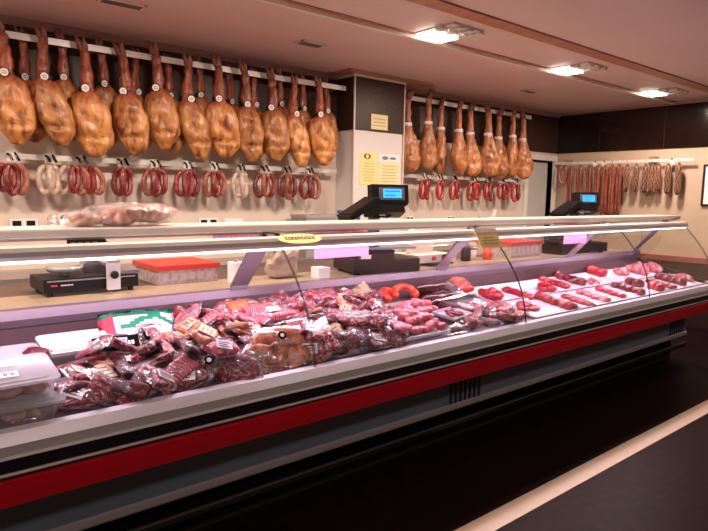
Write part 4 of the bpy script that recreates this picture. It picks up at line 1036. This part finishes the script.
# fresh chorizo rings, dark sausages
def horseshoe(x, y, h, w_, hh, rad, mt, label, cat='sausage', rz=0, rx=.5):
    r = empty('chorizo_ring', (0, 0, 0)); b = BM(); n = 22
    pts = [(w_ * math.cos(-.5 + (PI + 1.0) * k / n), hh * math.sin(-.5 + (PI + 1.0) * k / n), 0) for k in range(n + 1)]
    tube(b, pts, [rad * .4, rad * .85] + [rad * (1 + .06 * math.sin(k * 1.9)) for k in range(n - 3)] + [rad * .85, rad * .4], 12); finish('casing', b, mt, r, smooth=True)
    tag(place(r, x, y, h, rx, 0, rz), label, cat, 'fresh chorizo rings')
horseshoe(2.40, 2.54, .075, .062, .055, .022, ME['chorizo'], 'bright red chorizo ring, left of the pair beside the dark sausages', rz=.5)
horseshoe(2.50, 2.52, .088, .068, .06, .021, ME['chorizo'], 'bright red chorizo ring, right of the pair beside the dark sausages', rz=-.3)
r = empty('printed_bag', (0, 0, 0)); b = BM()
for k in range(5): lump(b, .05, .018, .018, k, 2.2, .12, 12, 14, 8, 0, T(0, -.05 + k * .024, .02 + .008 * (k % 2), 0, 0, .15 * (k % 3 - 1)))
finish('sausage_links', b, ME['chorizo'], r, smooth=True); b = BM(); pillow(b, .08, .08, .045, 9); finish('plastic_film', b, M_film, r, smooth=True)
r.scale = (1.3, 1.1, 1.3)
tag(place(r, 3.06, 2.58, .06, .3), 'orange red sausages in clear film behind the white trays', 'sausage')
for k, (dx, dy, dz) in enumerate(((0, 0, .036), (.02, -.068, .034), (-.01, -.03, .092), (.0, -.136, .034))):
    r = empty('dark_sausage', (0, 0, 0)); b = BM(); n = 10
    tube(b, [(-.15 + .30 * q / n, .006 * math.sin(q), 0) for q in range(n + 1)], [.010, .026] + [.033] * (n - 3) + [.026, .010], 14); finish('casing', b, ramp_mat('morcilla', [(.3, (.02, .004, .004)), (.7, (.09, .012, .012))], 20, rough=.2, coat=.8, rnd=.2), r, smooth=True)
    b = BM(); lathe(b, [(.0335, -.03), (.0338, .03)], 14, 0, T(-.02, 0, 0, 0, PI / 2)); finish('sticker', b, mat('sausage_label', (.45, .08, .08), .4), r, smooth=True)
    tag(place(r, 2.79 + dx, 2.60 + dy, dz, 0, 0, -.15 + .1 * k), 'thick black sausage behind the mince tray, ' + ['rearmost', 'third', 'topmost', 'frontmost'][k] + ' of four', 'sausage', 'thick dark sausages')

# trays
def tray(x, y, a, b_, label, rim=.022, rz=0.0, h=.002, inner=None, mt=None, group='white meat trays'):
    r = empty('meat_tray', (0, 0, 0)); b = BM()
    P = [(1, rim), (.96, rim), (.88, .006), (0, .006)]
    def rg(s, z, o=0): return [b.verts.new(((a * s if s else 0) * sx, (b_ - a * (1 - s) if s else 0) * sy, z)) for sx, sy in ((1, 1), (-1, 1), (-1, -1), (1, -1))]
    V = [rg(.88, 0), rg(1, rim - .003), rg(1, rim), rg(.96, rim), rg(.90, .006)]
    for A, B in zip(V, V[1:]):
        for k in range(4): b.faces.new((A[k], A[(k + 1) % 4], B[(k + 1) % 4], B[k]))
    b.faces.new(V[0][::-1]); b.faces.new(V[-1]); finish('tray', b, mt or M_traywhite, r)
    tag(place(r, x, y, h, 0, 0, rz), label, 'tray', group); return r
def meats(x, y, a, b_, c, kind, label, n=1, seed=1, rz=0.0, long=False, h=.03, film=False, name='meat_cut', group=None):
    r = empty(name, (0, 0, 0)); rr = random.Random(seed * 13 + 1); b = BM()
    if n == 1: lump(b, a, b_, c, seed, 2.6, .14, 13, 22, 12, 0, T(0, 0, c * .6))
    elif long:
        for k in range(n): lump(b, a * .9, b_ / n * 1.35, c, seed + k, 2.4, .15, 14, 16, 9, 0, T(rr.uniform(-.1, .1) * a, (k - (n - 1) / 2) * 2 * b_ / n, c * .6, 0, 0, rr.uniform(-.3, .3)))
    else:
        for k in range(n):
            an = k * 2.4; q = math.sqrt(k / n); lump(b, a * .42, b_ * .34, c * .75, seed + k, 2.3, .22, 20, 14, 8, 0, T(a * .7 * q * math.cos(an), b_ * .7 * q * math.sin(an), c * (.5 + (1 - q) * .8), 0, 0, rr.uniform(0, 3)))
    finish('meat', b, ME[kind], r, smooth=True)
    if film: b = BM(); pillow(b, a * 1.25, b_ * 1.25, c * 2.0, seed, T(0, 0, c * .8)); finish('plastic_film', b, M_wrap, r, smooth=True)
    tag(place(r, x, y, h, 0, 0, rz), label, 'meat', group or 'cuts of meat'); return r
# mince / chopped pork tray
tray(2.24, 2.19, .17, .11, 'white tray heaped with pale pink meat chunks beside the black red pack', .03)
k = 0
for i in range(7):
    for j in range(4):
        z_ = .028 + .02 * R.random() + (.035 if (1 < i < 6 and 0 < j) else 0)
        k += 1
        o = meats(2.115 + i * .042 + R.uniform(-.008, .008), 2.12 + j * .05 + R.uniform(-.01, .01), .032, .026, .02, 'pink', 'pale pink meat chunk heaped in the left tray, %s column and %s row' % (ORD[i], ORD[j]), 1, 300 + k, R.uniform(0, 3), h=z_, name='meat_chunk', group='pink meat chunks')
for i in range(5):
    o = meats(2.33 + i * .052, 2.40 + R.uniform(-.03, .03), .036, .03, .024, 'pink', 'pink meat chunk of the heap before the chorizo, ' + nth(i, 5), 1, 350 + i, R.uniform(0, 3), h=.05, name='meat_chunk', group='pink chunks behind the left tray')
    o = meats(2.34 + i * .05, 2.335, .034, .028, .022, 'pink', 'pink meat chunk in front part of the rear heap, ' + nth(i, 5), 1, 360 + i, R.uniform(0, 3), h=.035, name='meat_chunk', group='pink chunks behind the left tray')
tray(2.44, 2.385, .16, .085, 'white tray under the rear heap of pink chunks', .025)
# black rimmed tray with red meat and flat packs
tray(2.615, 2.245, .115, .075, 'small tray with black rim and dark red meat', .02, .25, .03, mt=mat('tray_black_rim', (.55, .50, .52), .3))
meats(2.615, 2.245, .085, .048, .012, 'freshdark', 'dark red meat slices in the small rimmed tray', 6, 41, .25, h=.038)
MID = [(2.50, 2.09, 'dark'), (2.62, 2.10, 'red'), (2.75, 2.09, 'dark'), (2.88, 2.09, 'red'), (3.00, 2.10, 'bacon'), (2.78, 2.20, 'bacon'), (2.90, 2.20, 'dark'), (3.02, 2.22, 'red'),
       (2.80, 2.31, 'red'), (2.93, 2.32, 'bacon'), (3.04, 2.34, 'pink'), (2.72, 2.38, 'dark')]
for i, (x, y, kd) in enumerate(MID):
    o = inst(PK[kd], i * 5 + 1); place(o, x, y, .028 + .012 * (i % 2), .12, .1 * (i % 3 - 1), .15 + i * .7)
    row = ['front', 'second', 'third', 'back'][0 if i < 5 else 1 if i < 8 else 2 if i < 11 else 3]
    k_, n_ = (i, 5) if i < 5 else (i - 5, 3) if i < 8 else (i - 8, 3) if i < 11 else (0, 1)
    tag(o, '%s flat pack beside the white trays, %s of the %s row' % (WORD[kd], nth(k_, n_) if n_ > 1 else 'only one', row), 'meat pack', 'flat packs mid counter')

# the white trays with red cuts: nine columns, front and back
tx0 = 3.14; tw = .27
nc = 10
for c in range(nc):
    x = tx0 + .135 + c * tw
    for rw, y in enumerate((2.192, 2.508)):
        tray(x, y, .132, .150, 'white tray in the %s, %s of ten' % (['front row by the glass', 'back row by the sill'][rw], nth(c, nc)), .02)
CUTS = [ # x, y, a, b, c, kind, n, long, words
 (3.25, 2.46, .10, .10, .03, 'fresh', 9, False, 'heap of bright red meat left of the second glass joint'),
 (3.10, 2.14, .07, .05, .014, 'fresh', 6, False, 'small red heap by the glass left of the second joint'),
 (3.29, 2.22, .08, .11, .016, 'fresh', 6, False, 'red slices just right of the second joint'),
 (3.52, 2.44, .05, .12, .02, 'fresh', 4, True, 'narrow red cuts in the second back tray'),
 (3.60, 2.20, .055, .145, .028, 'fresh', 5, True, 'long bright red cut in the second front tray'),
 (3.86, 2.45, .075, .10, .03, 'fresh', 6, False, 'round heap of red meat in a back tray'),
 (3.84, 2.17, .05, .12, .016, 'fresh', 4, True, 'thin red slices by the glass in a front tray'),
 (4.09, 2.20, .05, .12, .018, 'pink', 4, True, 'pink slices in the fourth front tray'),
 (4.12, 2.54, .05, .13, .02, 'fresh', 5, True, 'red cuts at the back of the fourth tray'),
 (4.36, 2.56, .05, .14, .032, 'freshdark', 5, True, 'long dark red cuts in the fifth back tray'),
 (4.36, 2.20, .045, .11, .016, 'fresh', 4, True, 'short red slices in the fifth front tray'),
 (4.50, 2.43, .06, .06, .022, 'pink', 6, False, 'pale pink heap beside the long dark cuts'),
 (4.63, 2.20, .055, .13, .026, 'freshdark', 5, True, 'dark red cut row in the sixth front tray'),
 (4.86, 2.60, .07, .07, .04, 'fresh', 3, True, 'thick red roast at the back in the seventh tray'),
 (4.90, 2.28, .07, .06, .036, 'freshdark', 2, True, 'dark red thick piece left of the third joint'),
 (4.95, 2.13, .055, .055, .036, 'fresh', 2, True, 'red block of meat at the front beside the third joint'),
 (5.16, 2.54, .07, .10, .026, 'pink', 6, False, 'pink heap in the eighth back tray'),
 (5.18, 2.18, .06, .11, .018, 'fresh', 5, True, 'red slices in the eighth front tray'),
 (5.42, 2.22, .06, .12, .032, 'freshdark', 4, True, 'dark purple red cuts in the ninth front tray'),
 (5.42, 2.50, .10, .11, .05, 'pink', 9, False, 'high heap of pale pink meat in the ninth back tray'),
 (5.66, 2.48, .09, .11, .045, 'pink', 9, False, 'pale pink heap in the last back tray'),
 (5.66, 2.20, .08, .10, .03, 'pink', 7, False, 'pale meat in the last front tray by the side glass'),
]
for i, (x, y, a, b_, c, kd, n, lg, words) in enumerate(CUTS):
    meats(x, y, a, b_, c, kd, words, n, 400 + i * 11, 0, lg, h=.010, group='red cuts in the white trays')

# small things on the worktop behind the glass
r = empty('paper_roll', (1.62, 2.98, WT)); tag(r, 'small white roll standing on the worktop right of the red lidded box', 'roll')
b = BM(); lathe(b, [(.010, 0), (.045, 0), (.045, .11), (.010, .11)], 18); finish('roll', b, M_paper, r)
b = BM(); lathe(b, [(.011, .1), (.011, .125), (.006, .126)], 12); finish('core', b, M_tan, r)
r = empty('paper_bag', (1.93, 2.98, WT)); tag(r, 'crumpled beige paper bag on the worktop behind the first glass joint', 'bag')
b = BM(); lump(b, .10, .06, .09, 77, 3.2, .2, 16, 24, 12, 0, T(0, 0, .088)); finish('paper', b, mat('kraft_paper', (.42, .32, .25), .7, bump=.5, bscale=30), r, smooth=False)
b = BM(); box(b, -.09, .09, -.006, .006, .15, .21, 0, T(0, 0, 0, .1, .08)); finish('folded_top', b, mat('kraft_paper', (.42, .32, .25)), r)
r = empty('white_tub', (2.12, 2.86, WT)); tag(r, 'small white block on the worktop left of the big scale', 'container')
b = BM(); box(b, -.04, .04, -.04, .04, 0, .055); finish('tub', b, M_white, r, bevel=.006)
b = BM(); box(b, -.042, .042, -.042, .042, .0552, .062); finish('lid', b, M_paper, r, bevel=.002)
for i, (x, y, h, mt_, lab) in enumerate(((3.62, 3.0, .10, M_black, 'black jar on the worktop, left of the three by the second strut'), (3.74, 3.04, .07, M_cream, 'cream jar on the worktop, middle of the three by the second strut'), (3.86, 2.98, .085, M_redlid, 'red jar on the worktop, right of the three by the second strut'))):
    r = empty('jar', (x, y, WT)); tag(r, lab, 'jar', 'jars on the worktop')
    b = BM(); lathe(b, [(.034, 0), (.038, .006), (.038, h), (.03, h + .008)], 16); finish('body', b, mt_, r, smooth=True)
    b = BM(); lathe(b, [(.033, h + .0082), (.033, h + .025), (.03, h + .027)], 16); finish('lid', b, M_steel, r)
